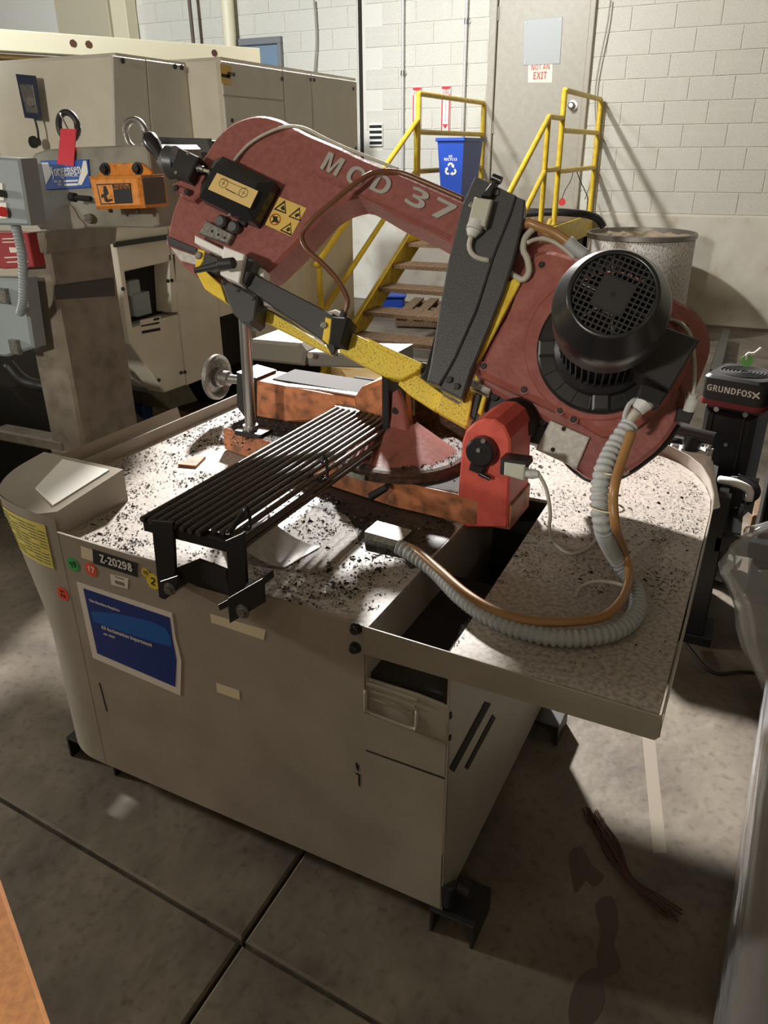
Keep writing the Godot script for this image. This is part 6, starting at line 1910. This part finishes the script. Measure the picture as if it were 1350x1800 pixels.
	# green tag on the pump
	s = Shape.new()
	s.ext(disc(Vector2.ZERO, 0.022, 14), -0.002, 0.002, 0.0, Transform3D(Basis(), Vector3(0.017, 0.963, -3.16)))
	var gt := tag(obj("green_tag", s, mat(Color8(120, 200, 110), 0.6)), "small green tag on a white tie above the pump cap", "tag") as Node3D
	s = Shape.new()
	s.tube([Vector3(0.016, 0.967, -3.16), Vector3(0.015, 0.989, -3.16), Vector3(0.036, 0.991, -3.16), Vector3(0.057, 1.014, -3.16)], 0.006, 6)
	obj("tie", s, M.white, gt)
	# long dark bar and low timber behind
	s = Shape.new()
	s.ext(P([-0.213, 6.373, -0.222, 8.022, -0.148, 7.943, -0.133, 6.28]), -0.138, 0.0, 0.004, on_y(0.14))
	tag(obj("floor_beam", s, M.gloss_black), "black steel beam lying on the floor behind the red wheel cover", "beam")
	s = Shape.new()
	s.ext(P([0.169, 4.002, 0.332, 4.076, 0.331, 3.826, 0.177, 3.756]), 0.0, 0.09, 0.006, on_y(0.001))
	tag(obj("timber_block", s, M.tread), "brown timber block on the floor behind the black frame", "timber")
	s = Shape.new()
	s.ext(P([0.041, 0.538, 0.14, 0.545, 0.141, 0.395, 0.068, 0.442]), -3.06, -3.05, 0.0, on_z(0))
	tag(obj("grey_sheet", s, mat(Color8(96, 98, 100), 0.5)), "small grey sheet leaning against the pump below its case", "sheet")
	s = Shape.new()
	s.tube([Vector3(0.0, 0.02, -2.62), Vector3(0.1, 0.008, -2.5), Vector3(0.2, 0.008, -2.55), Vector3(0.5, 0.008, -2.6)], 0.006, 8)
	tag(obj("floor_cable", s, M.black), "thin black cable on the floor running right from the frame foot", "cable")

# ---------------------------------------------------------------- foreground
func build_foreground():
	# wrapped bundle along the right edge
	var rng := RandomNumberGenerator.new()
	rng.seed = 8
	var a := Vector3(0.185, 0, -1.05)
	var dirn := Vector3(0.055, 0, -1.0).normalized()
	var t := thing("wrapped_bundle", "long bundle of tubes under shiny stretch wrap at the right edge", "bundle", a)
	for r in 3:
		for c in 4:
			var s := Shape.new()
			var o := Vector3(0.05 + c * 0.082, 0.045 + r * 0.082, 0)
			s.cyl(o - dirn * 0.95, o + dirn * 1.30, 0.04, 16)
			obj("tube", s, worn_tube(), t)
	var lines := []
	var n := noise(0.9, 3, 4)
	for i in 60:
		var u := -0.98 + 2.30 * i / 59.0
		var l := []
		for k in 41:
			var f := k / 40.0
			var q := Vector2(0, 0)
			if f < 0.45: q = Vector2(0.002, 0.02 + f / 0.45 * 0.23)
			elif f < 0.55: q = Vector2(0.002 + (f - 0.45) * 0.5, 0.25 + (f - 0.45) * 0.25)
			else: q = Vector2(0.052 + (f - 0.55) * 0.65, 0.275)
			var w := n.get_noise_2d(u * 0.5, f * 26.0) * 0.016
			l.append(dirn * u + Vector3(q.x - absf(w), q.y + absf(w), 0))
		lines.append(l)
	var s := Shape.new()
	s.loft(lines)
	obj("stretch_wrap", s, M.wrap, t)
	# gathered clear plastic at the far end
	s = Shape.new()
	lines = []
	for i in 16:
		var l := []
		for k in 17:
			var u := i / 15.0
			var f := TAU * k / 16.0
			var r := (0.10 + 0.05 * sin(u * PI)) * (1.0 + 0.35 * n.get_noise_2d(u * 3.0 + 9.0, cos(f) * 2.0 + sin(f) * 3.0))
			var swell := smoothstep(0.0, 0.55, u)
			var mid := (dirn * 1.26 + Vector3(0.19, 0.13, 0)).lerp(Vector3(0.227, 0.42, -2.45) - a + Vector3(0, u * 0.16 - 0.08, -u * 0.14), swell)
			l.append(mid + Vector3(cos(f) * lerpf(0.20, r * 1.1, swell), sin(f) * lerpf(0.125, r, swell), 0))
		lines.append(l)
	s.loft(lines)
	obj("loose_film", s, M.wrap, t)
	# timber cabinet corner, lower left
	s = Shape.new()
	s.ext(PackedVector2Array([Vector2(-0.56, 0.318), Vector2(-0.86, 0.478), Vector2(-1.05, 0.14), Vector2(-0.75, -0.02)]), 0.0, 0.80, 0.005, on_y(0))
	tag(obj("wooden_box", s, M.board), "orange brown wooden box corner at the lower left edge", "box")
	# rusty wire bundle on the floor
	var wb := thing("wire_bundle", "frayed bundle of rusty wire lying on the floor in front of the tray", "wire", Vector3(-0.03, 0.004, -1.6))
	var back := Transform3D(Basis(), Vector3(0.03, -0.004, 1.6))
	var p0 := Vector3(-0.15, 0.008, -1.679)
	var p1 := Vector3(-0.029, 0.008, -1.5)
	var p2 := Vector3(0.087, 0.008, -1.448)
	for k in 16:
		s = Shape.new()
		var j := Vector3(rng.randf_range(-0.02, 0.02), 0, rng.randf_range(-0.02, 0.02))
		var e := Vector3(rng.randf_range(-0.035, 0.035), 0, rng.randf_range(-0.02, 0.02))
		s.tube([p0 + e * (1.0 if k < 10 else 0.2), p0.lerp(p1, 0.5) + j, p1 + j * 0.4 + Vector3(0, 0.006, 0), p1.lerp(p2, 0.6) + j * 0.8, p2 + j], 0.0022, 5)
		obj("strand", s, M.copper_wire, wb, back)

var tubes := []
func worn_tube() -> Material:
	if tubes.is_empty():
		for c in [Color8(122, 110, 98), Color8(142, 130, 118), Color8(104, 94, 86)]:
			tubes.append(mat(c, 0.35, 0.3))
	tubes.append(tubes.pop_front())
	return tubes[0]
